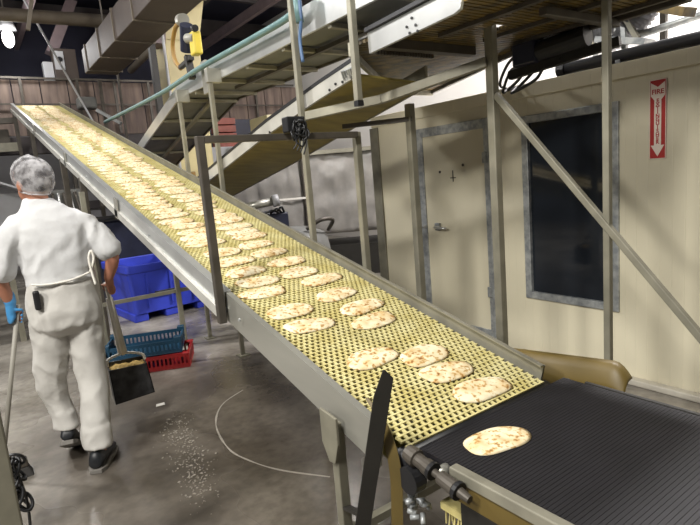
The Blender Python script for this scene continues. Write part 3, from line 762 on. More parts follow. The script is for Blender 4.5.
# flexible duct and struts at top right
q = P(632,18,x=3.9)
fd = MB(); pts = curve_pts([P(646,-8,x=3.9),P(638,8,x=3.9),P(622,26,x=3.9),P(602,34,x=3.9)],10); rr2 = [.14 if i%2 else .125 for i in range(len(pts))]
fx = thing('flexible_duct', 'silver corrugated flexible duct above the cold room at the top right', 'duct', q)
fd.tube(pts,rr2,18).build('corrugated_hose','flex',fx)
MB().cyl(pts[-1],pts[-1]+(pts[-1]-pts[-2]).normalized()*.06,.14,n=18).build('end_collar','steel',fx)
for k,(a,b,w,mt,lab) in enumerate((((612,-6),(636,36),.035,'steel_tan','tan strut leaning right between the deck and the flexible duct'),((640,-6),(612,34),.04,'steel_bright','bright steel strut crossing in front of the flexible duct'),
    ((622,-5),(624,34),.03,'galv','upright galvanised rod before the flexible duct'))):
    pa_, pb_ = P(a[0],a[1],x=3.8), P(b[0],b[1],x=3.8); pc_ = pb_+(pb_-pa_)*((pb_.z-WH-.01)/(pa_.z-pb_.z)); tag(MB().beam(pa_,pc_,w*1.1,.03).build('strut',mt), lab, 'strut')
a, b = P(655,2,x=3.6), P(700,22,x=3.6)
tag(MB().beam(P(560,-8,x=3.75),P(690,12,x=3.5),.10,.05).build('overhead_beam','slat_amber'), 'brown overhead beam in the top right corner', 'beam')
q = P(618,40,x=3.75); tag(MB().beam(P(600,40,x=3.7),P(650,42,x=3.7),.14,.04).build('cable_tray','galv'), 'grey metal tray resting above the black pipe by the flexible duct', 'tray')

# curved/horizontal top conveyor
tc_ = thing('top_conveyor', 'highest conveyor with pale side panel and grey underside crossing overhead', 'conveyor', (2.35,3.5,2.2))
near_top = [V((2.0,9.0,1.86)),V((2.0,7.48,2.26)),V((2.0,5.8,2.66)),V((2.0,4.95,2.71)),V((2.0,1.2,2.71))]
near_bot = [V((2.0,9.0,1.76)),V((2.0,7.48,2.14)),V((2.0,5.75,2.54)),V((2.0,4.9,2.53)),V((2.0,1.2,2.53))]
sp = MB()
for i in range(4): sp.prism([near_bot[i],near_bot[i+1],near_top[i+1],near_top[i]],(.02,0,0))
sp.build('side_panel','steel_bright',tc_,bevel=.002)
sp = MB()
for i in range(4): sp.prism([near_bot[i]+V((.68,0,0)),near_bot[i+1]+V((.68,0,0)),near_top[i+1]+V((.68,0,0)),near_top[i]+V((.68,0,0))],(.02,0,0))
sp.build('side_panel','steel_dark',tc_)
un = MB()
for i in range(4):
    a, b = near_bot[i]+V((.02,0,.02)), near_bot[i+1]+V((.02,0,.02))
    un.prism([a,b,b+V((.66,0,0)),a+V((.66,0,0))],(0,0,.015))
un.build('underside_sheet','deck_grey',tc_)
for i,(y) in enumerate((1.7,2.3,2.9,3.5,4.1,4.7,5.3,5.8)):
    z = 2.53 if y < 5 else 2.53+ (0.0)
    MB().beam((2.02,y,z-.005),(2.68,y,z-.005),.04,.03).build('cross_bearer','steel_tan',tc_)
for y in (6.4,7.0,7.6,8.2):
    z = 2.54-(y-5.75)*.231
    MB().beam((2.02,y,z-.0),(2.68,y,z-.0),.04,.03).build('cross_bearer','steel_tan',tc_)
MB().beam((2.35,5.7,2.52),(2.35,9,1.76),.04,.03).build('centre_bearer','steel_tan',tc_)
MB().beam((2.3,4.95,2.515),(2.3,1.2,2.515),.04,.03).build('centre_bearer','steel_dark',tc_)
MB().box((1.975,4.86,2.45),(2.0,4.98,2.74)).build('joint_plate','steel',tc_,bevel=.003)
# blue-green pipe along it
pp = curve_pts([P(105,122,x=1.93),P(135,107,x=1.93),P(165,91,x=1.93),P(200,68,x=1.93),P(250,40,x=1.93),P(292,14,x=1.93),P(297,-6,x=1.93)],6)
bgp = thing('blue_green_pipe', 'blue green painted pipe running along the side of the top conveyor', 'pipe', pp[10])
MB().tube(pp,.024,12).build('pipe_run','teal_pipe',bgp,smooth=True)
MB().tube(curve_pts([P(299,-5,x=1.9),P(301,20,x=1.9),P(300,40,x=1.9),P(303,62,x=1.9)],6),.012,8).build('hanging_hose','hose_blue',bgp,smooth=True)
MB().cyl(P(296,-5,x=1.9),P(300,22,x=1.9),.026,n=12).build('riser','teal_pipe',bgp,smooth=True)
# posts at its side
for (a,b,x,zb,lab) in (((285,0),(320,250),1.885,0,'tan steel post passing behind the guard frame crossbar'),((209,68),(223,196),1.9,0,'steel post just right of the guard frame upright, under the top conveyor bend'),((178,90),(189,176),1.9,0,'leftmost steel post holding the lower slope of the top conveyor')):
    p = P(a[0],a[1],x=x); pb = P(b[0],b[1],x=x)
    y = (p.y+pb.y)/2
    t = thing('support_post', lab, 'post', (x,y,0))
    MB().box((x-.019,y-.019,0),(x+.019,y+.019,p.z)).build('tube','steel_tan',t,bevel=.005)
    MB().box((x-.05,y-.05,0),(x+.05,y+.05,.012)).build('foot_plate','steel_tan',t)
    if a[0] < 285: MB().box((x-.03,y-.03,p.z-.12),(2.0,y+.03,p.z)).build('clamp','steel',t,bevel=.004)
p = P(361,0,x=1.9); pb = P(366,99,x=1.9)
t = thing('hanger_bar', 'short tan hanger bar dropping past the descending conveyor rail', 'post', (1.9,p.y,pb.z))
MB().box((1.878,2.48,pb.z),(1.916,2.518,2.75)).build('tube','steel_tan',t,bevel=.004)
MB().box((1.875,2.475,pb.z-.03),(1.915,2.515,pb.z)).build('end_plug','black',t)

# drive unit on the top conveyor bend
q = P(186,45,x=1.95)
dv = thing('drive_unit', 'small motor drive with yellow cover and looped hose on the top conveyor bend', 'motor', (q.x,q.y,q.z-.3))
MB().cyl(q+V((0,.0,-.05)),q+V((-.03,-.15,.14)),.06,n=18).build('motor_body','navy',dv)
MB().cyl(q+V((-.03,-.10,.20)),q+V((0,.06,.24)),.055,n=16).build('fan_cover','steel',dv)
MB().cyl(q+V((-.03,-.15,.02)),q+V((-.03,-.34,-.02)),.045,n=16).build('gearbox','steel',dv)
MB().box(q+V((-.06,-.36,-.16)),q+V((.02,-.24,.04))).build('yellow_cover','yellow',dv,bevel=.015)
MB().beam(q+V((0,0,-.1)),q+V((.0,-.06,-.32)),.06,.05).build('bracket','black_steel',dv)
MB().beam(q+V((0,.22,-.16)),q+V((0,-.1,-.14)),.05,.03).build('base_bar','black_steel',dv)
MB().tube(curve_pts([q+V((0,0,.2)),q+V((0,.2,.22)),q+V((0,.36,.1)),q+V((0,.36,-.06)),q+V((0,.22,-.17))],6),.022,10).build('looped_hose','orange_guard',dv,smooth=True)
MB().cyl(q+V((-.04,-.34,.06)),q+V((-.04,-.39,.05)),.03).build('knob','black',dv)

# ------------------------------------------------------------------ things behind the conveyors
def cabinet(name, label, cat, a, b, mt, detail=None):
    t = thing(name, label, cat, ((a[0]+b[0])/2,(a[1]+b[1])/2,a[2]))
    MB().box(a,b).build('body',mt,t,bevel=.015); return t
# wrapped machine: two wrapped bays with frame strips
wm = thing('wrapped_machine', 'large machine wrapped in wrinkled grey plastic behind the frame posts', 'machine', (4.4,7.6,0))
def sheet(a, b, d, seed):
    mb = MB(); nx, nz = 24, 16; fr = []; bk = []
    for j in range(nz+1):
        for i in range(nx+1):
            p = V(a).lerp(V((b[0],b[1],a[2])), i/nx); p.z = a[2]+(b[2]-a[2])*j/nz
            w = .05*noise.noise(V((i*.35+seed,j*.3,seed)))+.025*noise.noise(V((i*.8,j*.2+seed,3)))
            fr.append(p+V((-.6*w,-.8*w,0))); bk.append(p+V(d))
    n = (nx+1)*(nz+1); fs = []
    for j in range(nz):
        for i in range(nx):
            k = j*(nx+1)+i; fs += [(k,k+1,k+nx+2,k+nx+1),(n+k,n+k+nx+1,n+k+nx+2,n+k+1)]
    for i in range(nx):
        fs += [(i,n+i,n+i+1,i+1),(nz*(nx+1)+i,nz*(nx+1)+i+1,n+nz*(nx+1)+i+1,n+nz*(nx+1)+i)]
    for j in range(nz):
        k = j*(nx+1); fs += [(k,k+nx+1,n+k+nx+1,n+k),(k+nx,n+k+nx,n+k+2*nx+1,k+2*nx+1)]
    mb.add(fr+bk, fs); return mb
sheet((3.3,8.1,.55),(4.35,7.35,1.95),(.5,.9,0),1.).build('wrapped_bay','wrap',wm,smooth=True)
sheet((4.38,7.33,.7),(5.6,6.45,1.95),(.5,.9,0),5.).build('wrapped_bay','wrap',wm,smooth=True)
MB().beam((4.36,7.32,.3),(4.36,7.32,2.0),.04,.04).build('frame_post','steel_dark',wm)
MB().beam((3.3,8.06,.3),(3.3,8.06,2.0),.05,.05).build('frame_post','steel_green',wm)
MB().beam((3.3,8.06,1.98),(5.6,6.42,1.98),.05,.06).build('frame_rail','steel_tan',wm)
MB().beam((4.36,7.3,1.3),(4.0,7.55,1.3),.02,.03).build('strap','paper',wm)
MB().prism([(3.3,8.1,0),(5.6,6.45,0),(6.1,7.35,0),(3.8,9.0,0)],(0,0,.5)).build('base','black_steel',wm)
t = thing('grey_trolley', 'dark grey covered trolley low behind the incline beside the guard frame', 'trolley', (3.6,5.8,0))
rr3 = [[V((3.2+.5*math.cos(a)*f,5.9+.55*math.sin(a)*f,z)) for a in [i*PI/10 for i in range(20)]] for f,z in ((1,.1),(1.02,.72),(.95,.92),(.6,1.0),(.1,1.02))]
MB().ring_loft(rr3).build('cover','deck_grey',t,smooth=True)
MB().tube(curve_pts([(3.25,5.5,1.0),(3.4,5.4,1.1),(3.58,5.42,1.08),(3.62,5.6,.95)],6),.025,8).build('handle','steel_dark',t,smooth=True)
for (x,y) in ((3.0,5.6),(3.5,5.6),(3.0,6.2),(3.5,6.2)): MB().cyl((x-.02,y,.05),(x+.02,y,.05),.05).build('wheel','black',t)
t = thing('dark_roller_unit', 'small dark drive unit with a shiny roller end beside the incline rail', 'machine', (2.5,4.9,0))
MB().box((2.25,4.9,0),(2.7,5.4,1.28)).build('body','navy',t,bevel=.02)
MB().cyl((2.2,4.95,1.36),(2.5,4.85,1.40),.04,n=16).build('roller','steel',t,smooth=True)
MB().cyl((2.5,4.85,1.40),(2.56,4.83,1.41),.06,n=16).build('roller_cap','cabinet',t,smooth=True)
for k in range(3): MB().tube(curve_pts([(2.42+.07*k,4.9,1.28),(2.5+.05*k,4.86,1.31+.012*k),(2.6+.03*k,4.92,1.27)],5),.012,6).build('hose','black',t,smooth=True)
# cream cabinets seen under the top conveyor
cabinet('cream_cabinet','tall cream cabinet standing behind the post under the top conveyor','cabinet',(4.5,8.6,0),(5.4,9.3,2.75),'cabinet_beige')
cabinet('light_grey_cabinet','light grey cabinet with dark top seen left of the cream cabinet','cabinet',(4.0,10.2,0),(5.0,11,2.35),'cabinet')
cabinet('dark_cabinet','dark navy cabinet behind the light grey cabinet','cabinet',(4.3,11.2,0),(5.6,12,3.0),'navy')
rc = thing('red_crate_stack','stack of reddish crates on top of the light grey cabinet','crate',(4.5,10.5,2.35))
for k in range(4): MB().box((4.3,10.4,2.352+.15*k),(4.72,10.7,2.482+.15*k)).build('crate_side','rust',rc,bevel=.01)
cabinet('orange_guard_panel','orange yellow guard panel between the two left posts below the top conveyor','guard',(2.6,8.15,0),(2.95,8.4,1.85),'orange_guard')
t = thing('cluttered_rack','rack with pale wrapped goods seen between the posts beside the guard panel','rack',(3.4,8.7,0))
MB().box((3.62,9.55,0),(4.25,9.85,1.35)).build('rack_body','steel_dark',t,bevel=.01)
for k in range(7):
    x = 3.7+random.random()*.45; z = 1.42+random.random()*.35
    MB().ell((x,9.7,z),(.09,.09,.07),10,8).build('wrapped_pack','paper' if k%2 else 'mauve',t,smooth=True)
# far end platform and machine bits at the top of the incline
t = thing('head_drive','grey drive housing at the top end of the incline conveyor','machine',(2.2,12.0,3.3))
MB().box((2.15,12.0,3.35),(2.5,12.3,3.58)).build('guard','deck_grey',t,bevel=.04,)
MB().beam((2.45,11.9,3.3),(2.8,11.6,3.0),.08,.06).build('arm','steel_bright',t)
MB().beam((2.6,12,0),(2.6,12,3.9),.06,.06).build('post','steel_dark',t)
t = thing('left_feed_frame','dark steel feed frame at the left of the incline top','frame',(.6,12.0,2.4))
MB().beam((-1.0,12.2,3.05),(1.0,12.2,3.15),.12,.1).build('beam','steel_dark',t); MB().beam((-1.0,12.1,2.6),(1.0,12.1,2.65),.1,.16).build('beam','steel_tan',t)
MB().box((.1,12.3,2.75),(.9,12.6,3.0)).build('motor_box','steel_dark',t)
# left background equipment
t = thing('grey_hood','sloping grey sheet hood low behind the worker at the left','hood',(.3,9,1.7))
MB().prism([(-.6,9.0,2.35),(.75,9.0,1.75),(.75,9.6,1.75),(-.6,9.6,2.35)],(0,0,.03)).build('sheet','cabinet',t)
MB().box((-.6,9.5,1.2),(.8,9.6,1.75)).build('back_panel','cabinet',t)
t = thing('pale_work_table','pale covered work table behind the worker at the left edge','table',(-.5,7.5,0))
MB().box((-1.8,7.2,.95),(.35,8.2,1.02)).build('tabletop','cabinet',t,bevel=.01)
MB().box((-1.75,7.3,1.02),(.25,8.0,1.62)).build('cover','white_wall',t,bevel=.05,seg=3)
for (x,y) in ((.3,7.25),(.3,8.15),(-1.75,7.25),(-1.75,8.15)): MB().box((x-.03,y-.03,0),(x+.03,y+.03,.95)).build('leg','steel_tan',t)
t = thing('dark_container','dark navy container standing behind the blue bin','container',(2.0,8.6,0))
MB().box((1.45,8.3,0),(2.4,9.1,1.22)).build('body','navy',t,bevel=.03)
MB().box((1.42,8.27,1.22),(2.43,9.13,1.28)).build('rim','black',t,bevel=.01)
t = thing('grey_machine_cluster','grey machine with pipes half hidden under the incline','machine',(1.2,9.5,0))
MB().box((1.1,9.75,0),(1.6,10.3,1.75)).build('body','deck_grey',t,bevel=.02)
for k in range(5): MB().tube(curve_pts([(1.1+.1*k,9.74,.9+.1*k),(1.12+.1*k,9.68,1.3),(1.15+.08*k,9.74,1.7)],5),.025,8).build('pipe','steel_bright' if k%2 else 'steel_dark',t,smooth=True)
struct('trim_8', MB().beam((-4.4,14.9,1.4),(7.9,14.9,1.4),.06,.2), 'dark_beam')

# ------------------------------------------------------------------ blue bin
bn = thing('blue_bin','large blue insulated plastic bin on the floor under the incline','bin')
def rrect(x0,x1,y0,y1,z,r=.05):
    out = []
    for cx,cy,a0 in ((x1-r,y1-r,0),(x0+r,y1-r,90),(x0+r,y0+r,180),(x1-r,y0+r,270)):
        for k in range(5):
            a = math.radians(a0+k*22.5); out.append(V((cx+r*math.cos(a),cy+r*math.sin(a),z)))
    return out
o_ = [rrect(.04,1.03,.03,.97,.10),rrect(0,1.05,0,1.0,.62),rrect(-.02,1.07,-.02,1.02,.63),rrect(-.02,1.07,-.02,1.02,.72),rrect(.04,1.01,.04,.96,.72),rrect(.06,.99,.06,.94,.15)]
MB().ring_loft(o_).build('tub','blue',bn,smooth=False,bevel=.008)
for (x0,x1) in ((.02,.2),(.42,.63),(.85,1.03)): MB().box((x0,.05,0),(x1,.95,.102)).build('skid','blue',bn,bevel=.012)
for x in (.2,.5,.8): MB().box((x,-.012,.18),(x+.03,.01,.6)).build('rib','blue',bn,bevel=.006)
MB().box((.3,-.016,.3),(.62,.008,.36)).build('hand_hold','navy',bn,bevel=.006)
bn.location = (1.46,6.83,0); bn.rotation_euler = (0,0,math.radians(5))

# ------------------------------------------------------------------ crates
def crate(name, label, mt, loc, rz, h=.14, slat=True):
    t = thing(name, label, 'crate'); Lc, Wc = .66, .42
    MB().box((0,0,0),(Lc,Wc,.012)).build('bottom',mt,t,bevel=.003)
    for side,(a,b) in (('side',((0,0),(Lc,.014))),('side',((0,Wc-.014),(Lc,Wc))),('end',((0,.014),(.014,Wc-.014))),('end',((Lc-.014,.014),(Lc,Wc-.014)))):
        mb = MB().box((a[0],a[1],.012),(b[0],b[1],h*.3)).box((a[0],a[1],h*.75),(b[0],b[1],h))
        n = 18 if side == 'side' else 11
        for k in range(n+1):
            if side == 'side':
                x = a[0]+.006+(b[0]-a[0]-.012)*k/n; mb.box((x-.008,a[1],h*.3),(x+.008,b[1],h*.75))
            else:
                y = a[1]+.006+(b[1]-a[1]-.012)*k/n; mb.box((a[0],y-.008,h*.3),(b[0],y+.008,h*.75))
        mb.box((a[0]-.012,a[1]-.012,h-.02),(b[0]+.012,b[1]+.012,h-.004)) if False else None
        mb.build('slatted_'+side,mt,t)
    for (x,y) in ((0,0),(Lc-.05,0),(0,Wc-.05),(Lc-.05,Wc-.05)): MB().box((x-.006,y-.006,h-.02),(x+.056,y+.056,h+(.03 if mt == 'teal' else .001))).build('corner_lug',mt,t,bevel=.006)
    t.location = loc; t.rotation_euler = (0,0,rz)
    return t
rz = math.radians(-24)
crate('plastic_crate','red plastic crate on the floor under the teal crate','red',(.82,4.98,0),rz)
crate('plastic_crate','teal blue slatted plastic crate stacked on the red crate','teal',(.77,5.01,.142),rz+.03,.12)

# ------------------------------------------------------------------ worker
pr = thing('person', 'worker in white uniform and hairnet walking away with broom and dustpan', 'person', (.36,3.5,0))
def sw(mb, pts, rs, n=14, sub=5):
    c = curve_pts(pts, sub); N = len(pts)-1
    rr_ = []
    for i in range(len(c)):
        t = i/sub; k = min(int(t), N-1); f = t-k; rr_.append(rs[k]*(1-f)+rs[k+1]*f)
    mb.tube(c, rr_, n); mb.ell(c[0], (rr_[0],)*3, 12, 8); mb.ell(c[-1], (rr_[-1],)*3, 12, 8)
def hring(c, rx, ry, n=24, e=2.3, tilt=0):
    out = []
    for k in range(n):
        a = 2*PI*k/n; q = (abs(math.cos(a))**e+abs(math.sin(a))**e)**(-1/e)
        x, y = rx*q*math.cos(a), ry*q*math.sin(a)
        out.append(V((c[0]+x, c[1]+y, c[2]+tilt*x)))
    return out
HC = V((.333,3.58,1.712))
HR = Matrix.Rotation(math.radians(28),3,'Z')
STK0, STK1 = V((.155,3.615,1.02)), V((-.085,3.62,.03))      # broom stick axis
PAN0, PAN1 = V((.635,3.60,1.06)), V((.80,3.80,.40))         # dustpan pole axis
def hand(mb, wrist, ax0, ax1, c, rgrip, side, sc_=1.0):
    """a hand closed round a stick: palm, four fingers wrapping and an opposed thumb"""
    ax = (ax0-ax1).normalized()
    w = wrist-c; w -= ax*w.dot(ax); u = w.normalized(); v = ax.cross(u)*side
    def arc(h, a0, a1, rg, r, n=7):
        pts = [c+ax*h+(u*math.cos(a0+(a1-a0)*i/n)+v*math.sin(a0+(a1-a0)*i/n))*rg for i in range(n+1)]
        mb.tube(pts, [r*(1-.25*i/n) for i in range(n+1)], 10); mb.ell(pts[-1],(r*.75,)*3,10,6); mb.ell(pts[0],(r,)*3,10,6)
    R = rgrip+.010*sc_
    for i,(h,ext,r) in enumerate(((.030,3.9,.0088),(.010,4.2,.0092),(-.010,4.0,.0088),(-.029,3.5,.0078))):
        arc(h*sc_, .35, ext, R, r*sc_)
    arc(.042*sc_, -.2, -1.9, R+.002, .0105*sc_)            # thumb, the other way round
    kn = c+u*(R+.004)
    mb.ell(kn+v*.004,(.016*sc_,.03*sc_,.042*sc_),12,8,rot=Matrix((u,v,ax)).transposed())
    sw(mb,[wrist,wrist.lerp(kn,.5),kn],[.027*sc_,.025*sc_,.022*sc_],10,3)
body = MB()
RW = V((.645,3.535,1.10)); LW = V((.118,3.60,1.045))
cR = PAN0.lerp(PAN1,.06); cL = STK0.lerp(STK1,.07)
body.ell(HC,(.078,.098,.115),20,14,rot=HR)
body.ell(HC+HR@V((0,.035,-.055)),(.06,.068,.07),16,10,rot=HR)            # jaw
body.ell(HC+HR@V((0,.105,-.02)),(.013,.022,.026),10,8,rot=HR)             # nose
body.ell(HC+HR@V((0,.092,-.067)),(.024,.014,.008),10,8,rot=HR); body.ell(HC+HR@V((0,.09,-.08)),(.02,.014,.008),10,8,rot=HR)
for s_ in (-1,1):
    body.ell(HC+HR@V((.082*s_,-.005,-.02)),(.012,.024,.034),12,8,rot=HR)
    body.ell(HC+HR@V((.03*s_,.088,.008)),(.016,.012,.01),10,8,rot=HR)
    body.ell(HC+HR@V((.03*s_,.09,.026)),(.022,.012,.008),10,8,rot=HR)
sw(body,[(.362,3.555,1.5),(.348,3.56,1.58),(.338,3.572,1.655)],[.075,.056,.056])
body.ring_loft([hring((.41,3.55,z),rx,ry) for z,rx,ry in ((.86,.15,.11),(1.0,.165,.12),(1.15,.15,.105),(1.3,.165,.105),(1.40,.165,.10),(1.48,.13,.08),(1.54,.075,.06))])
sw(body,[(.52,3.55,1.46),(.60,3.525,1.36),(.672,3.49,1.235),RW],[.05,.05,.044,.028])
sw(body,[(.22,3.55,1.46),(.145,3.55,1.35),(.085,3.55,1.225),LW],[.05,.05,.044,.028])
hand(body, RW, PAN0, PAN1, cR, .014, 1); hand(body, LW, STK0, STK1, cL, .014, -1, .92)
sw(body,[(.475,3.53,.92),(.465,3.54,.52),(.415,3.40,.09)],[.085,.058,.042]); sw(body,[(.31,3.55,.92),(.255,3.615,.53),(.288,3.60,.19)],[.08,.05,.034])
fuse(body,'body','skin',pr,.0062,3)
gl = MB(); hand(gl, LW+V((0,0,-.01)), STK0, STK1, cL, .0155, -1, 1.06); sw(gl,[LW+V((-.003,-.003,.035)),LW],[.034,.032],12,3)
fuse(gl,'glove','glove',pr,.005,2)
def wr(sx, sy, sz, amp, seed):
    def f(v):
        q = noise.noise(V((v.x*2.5,v.y*2.5,v.z*4+seed)))
        d = v.z*6*q
        a = abs(noise.noise(V((v.x*sx+seed+d*.3,v.y*sy,v.z*sz))))
        b = abs(noise.noise(V((v.x*sx*1.9+d*.2,v.y*sy*1.9+seed,v.z*sz*2.6))))
        return amp*(.55-1.6*a)*.7+amp*.45*(.4-1.4*b)
    return f
sh = MB()
sh.ring_loft([hring(*q_[:3],tilt=q_[3] if len(q_)>3 else 0) for q_ in (((.39,3.555,1.12),.185,.138,.0),((.392,3.555,1.17),.185,.132,.0),((.392,3.555,1.27),.193,.135,0),((.39,3.555,1.37),.198,.132,0),((.38,3.555,1.45),.19,.122,.02),((.37,3.555,1.515),.155,.1,.03),((.352,3.56,1.57),.10,.08,.03),((.345,3.562,1.615),.068,.068,.0))])
sw(sh,[(.515,3.55,1.465),(.575,3.535,1.41),(.628,3.515,1.34),(.655,3.50,1.285)],[.07,.076,.078,.076])
sw(sh,[(.225,3.55,1.465),(.17,3.55,1.40),(.125,3.55,1.31),(.105,3.55,1.24)],[.07,.076,.076,.074])
fuse(sh,'shirt','cloth',pr,.0105,4,wr(7,7,3.2,.020,3))
tr = MB()
tr.ring_loft([hring(c,rx,ry) for c,rx,ry in (((.392,3.555,1.15),.18,.13),((.388,3.555,1.05),.195,.145),((.386,3.55,.95),.198,.152),((.386,3.55,.87),.185,.142),((.385,3.55,.82),.12,.1))])
sw(tr,[(.465,3.54,.95),(.468,3.54,.72),(.462,3.53,.5),(.436,3.45,.31),(.420,3.405,.22)],[.106,.096,.086,.08,.076],18)
tr.ring_loft([hring((.420,3.405,.25),.078,.082),hring((.412,3.39,.135),.082,.09)])
sw(tr,[(.30,3.555,.95),(.275,3.59,.72),(.25,3.62,.53),(.265,3.63,.38),(.282,3.61,.29)],[.106,.098,.082,.068,.064],18)
tr.ring_loft([hring((.281,3.612,.32),.066,.07),hring((.288,3.60,.215),.07,.078)])
fuse(tr,'trousers','cloth_trouser',pr,.0105,4,wr(8,8,3.5,.020,9))
# apron tie
at = MB()
at.tube(curve_pts([(.225,3.435,1.145),(.30,3.412,1.135),(.42,3.405,1.14),(.53,3.43,1.165)],5),.006,8)
at.tube(curve_pts([(.53,3.425,1.165),(.558,3.41,1.24),(.55,3.405,1.29),(.532,3.41,1.25),(.537,3.415,1.165),(.545,3.405,1.09)],5),.007,8)
at.build('apron_tie','paper',pr,smooth=True)
pc = MB().box((.222,3.40,1.00),(.255,3.435,1.11)).build('belt_pouch','black',pr,bevel=.01)
# hairnet and hair
hn = MB(); n = 28; R_ = []
for z,f in ((-.07,.76),(-.05,.92),(-.015,1.06),(.03,1.12),(.07,1.04),(.102,.82),(.124,.5),(.134,.2),(.136,.05)):
    R_.append([HC+HR@V((.092*f*math.cos(2*PI*k/n),-.012+.112*f*math.sin(2*PI*k/n),z+.012+.022*math.sin(2*PI*k/n)*(1 if z<.05 else .3))) for k in range(n)])
hm = MB(); hm.v = [v for r in R_ for v in r]
hm.f = [(i*n+k,i*n+(k+1)%n,(i+1)*n+(k+1)%n,(i+1)*n+k) for i in range(len(R_)-1) for k in range(n)]+[tuple((len(R_)-1)*n+k for k in range(n))]
hm.v = [v+(v-HC).normalized()*(.006*noise.noise(v*28)) for v in hm.v]
hm.build('hairnet','net',pr,smooth=True)
hb_ = hm.v[:n]
MB().tube(hb_,.005,6,closed=True).build('hairnet_band','net',pr,smooth=True)
hr = MB(); hr.ell(HC+HR@V((0,-.014,.02)),(.088,.104,.108),20,14,rot=HR); hr.build('hair','hair',pr,smooth=True)
def shoe(c, rz, pitch):
    R = Matrix.Rotation(rz,3,'Z') @ Matrix.Rotation(pitch,3,'X')
    def rg(y, w, z0, z1): 
        return [c+R@V((w*math.cos(a)*(1-.15*(math.sin(a)>0)), y, z0+(z1-z0)*(.5+.5*math.sin(a)))) for a in [i*PI/8 for i in range(16)]]
    R = R*1.12
    mb = MB().ring_loft([rg(-.075,.022,.03,.07),rg(-.068,.036,.022,.105),rg(-.04,.042,.02,.118),rg(0,.043,.02,.11),rg(.06,.046,.02,.085),rg(.13,.05,.02,.07),rg(.18,.042,.02,.06),rg(.205,.02,.022,.045)])
    s_ = mb.build('shoe','shoe',pr,smooth=True)
    def sr(z): return [c+R@V((x,y,z)) for x,y in ((-.03,-.082),(.03,-.082),(.046,-.04),(.045,.03),(.054,.12),(.045,.185),(.02,.212),(-.02,.212),(-.045,.185),(-.054,.12),(-.045,.03),(-.046,-.04))]
    MB().ring_loft([sr(0),sr(.024)]).build('sole','sole',s_,bevel=.004)
shoe(V((.405,3.375,.0)), math.radians(-26), 0)
shoe(V((.285,3.575,.105)), math.radians(-16), math.radians(-27))
# broom and dustpan
bo = thing('broom','grey long handled broom held in the worker blue gloved left hand','broom',(STK1.x,STK1.y,0))
MB().cyl(STK1+(STK1-STK0)*-.02,STK0,.013,n=12).build('handle','handle_grey',bo,smooth=True)
MB().box((STK1.x-.16,STK1.y-.04,.055),(STK1.x+.14,STK1.y+.04,.1)).build('head','steel_dark',bo,bevel=.01)
MB().ring_loft([rrect(STK1.x-.16,STK1.x+.14,STK1.y-.04,STK1.y+.04,.055,.01),rrect(STK1.x-.18,STK1.x+.16,STK1.y-.055,STK1.y+.055,0,.01)]).build('bristles','bristle',bo)
dp = thing('dustpan','black long handled dustpan full of yellow crumbs in the worker right hand','dustpan',(.80,3.8,.12))
a0 = P(109,371,y=3.8); a1 = P(147,363,y=3.8); b1 = P(155,392,y=3.8); b0 = P(116,405,y=3.8)
bk_ = V((.015,.16,.012))
wt = .006
def lerp4(u, w): return (a0.lerp(a1,u)).lerp(b0.lerp(b1,u), w)
pan = MB()
pan.prism([a0,a1,b1,b0],(0,.008,0))                                    # front
pan.prism([a0+bk_,a1+bk_,b1+bk_,b0+bk_],(0,.008,0))
pan.prism([a0,a0+bk_,b0+bk_,b0],(.006,0,0)); pan.prism([a1,a1+bk_,b1+bk_,b1],(-.006,0,0))
pan.prism([b0,b1,b1+bk_,b0+bk_],(0,0,.006))
pan.build('pan','pan_black',dp)
cr = MB(); NX = 10
top = []; 
for j in range(NX+1):
    for i in range(NX+1):
        p = lerp4(i/NX,.10)+bk_*(j/NX); p.z += .02*noise.noise(p*30)+.025*math.sin(PI*i/NX)*math.sin(PI*j/NX); top.append(p)
bot = [lerp4(i/NX,.8)+bk_*(j/NX) for j in range(NX+1) for i in range(NX+1)]
n = len(top); fs = []
for j in range(NX):
    for i in range(NX):
        k = j*(NX+1)+i; fs += [(k,k+1,k+NX+2,k+NX+1),(n+k,n+k+NX+1,n+k+NX+2,n+k+1)]
for i in range(NX):
    for q0, st in ((0,1),(NX*(NX+1),1),(0,NX+1),(NX,NX+1)):
        k = q0+i*st; fs.append((k,k+st,n+k+st,n+k))
cr.add([lerp4(.5,.4)+bk_*.5+(v-lerp4(.5,.4)-bk_*.5)*.93 for v in top+bot], fs)
cr.build('crumb_load','crumb',dp,smooth=True)
MB().tube(curve_pts([a0+bk_*.5,a0+bk_*.5+V((.015,0,.05)),a0.lerp(a1,.5)+bk_*.5+V((0,0,.075)),a1+bk_*.5+V((-.015,0,.045)),a1+bk_*.5],5),.009,10).build('bail','handle',dp,smooth=True)
pj = a0.lerp(a1,.45)+bk_*.5+V((0,0,.07))
MB().cyl(pj,PAN0,.014,n=12).build('handle','handle',dp,smooth=True)
MB().ring_loft([[pj+V((-.03,0,0)),pj+V((.03,0,0)),pj+V((.03,.02,0)),pj+V((-.03,.02,0))],[PAN0.lerp(pj,.2)+V((-.02,0,0)),PAN0.lerp(pj,.2)+V((.02,0,0)),PAN0.lerp(pj,.2)+V((.02,.02,0)),PAN0.lerp(pj,.2)+V((-.02,.02,0))]]).build('flat_grip','handle',dp)

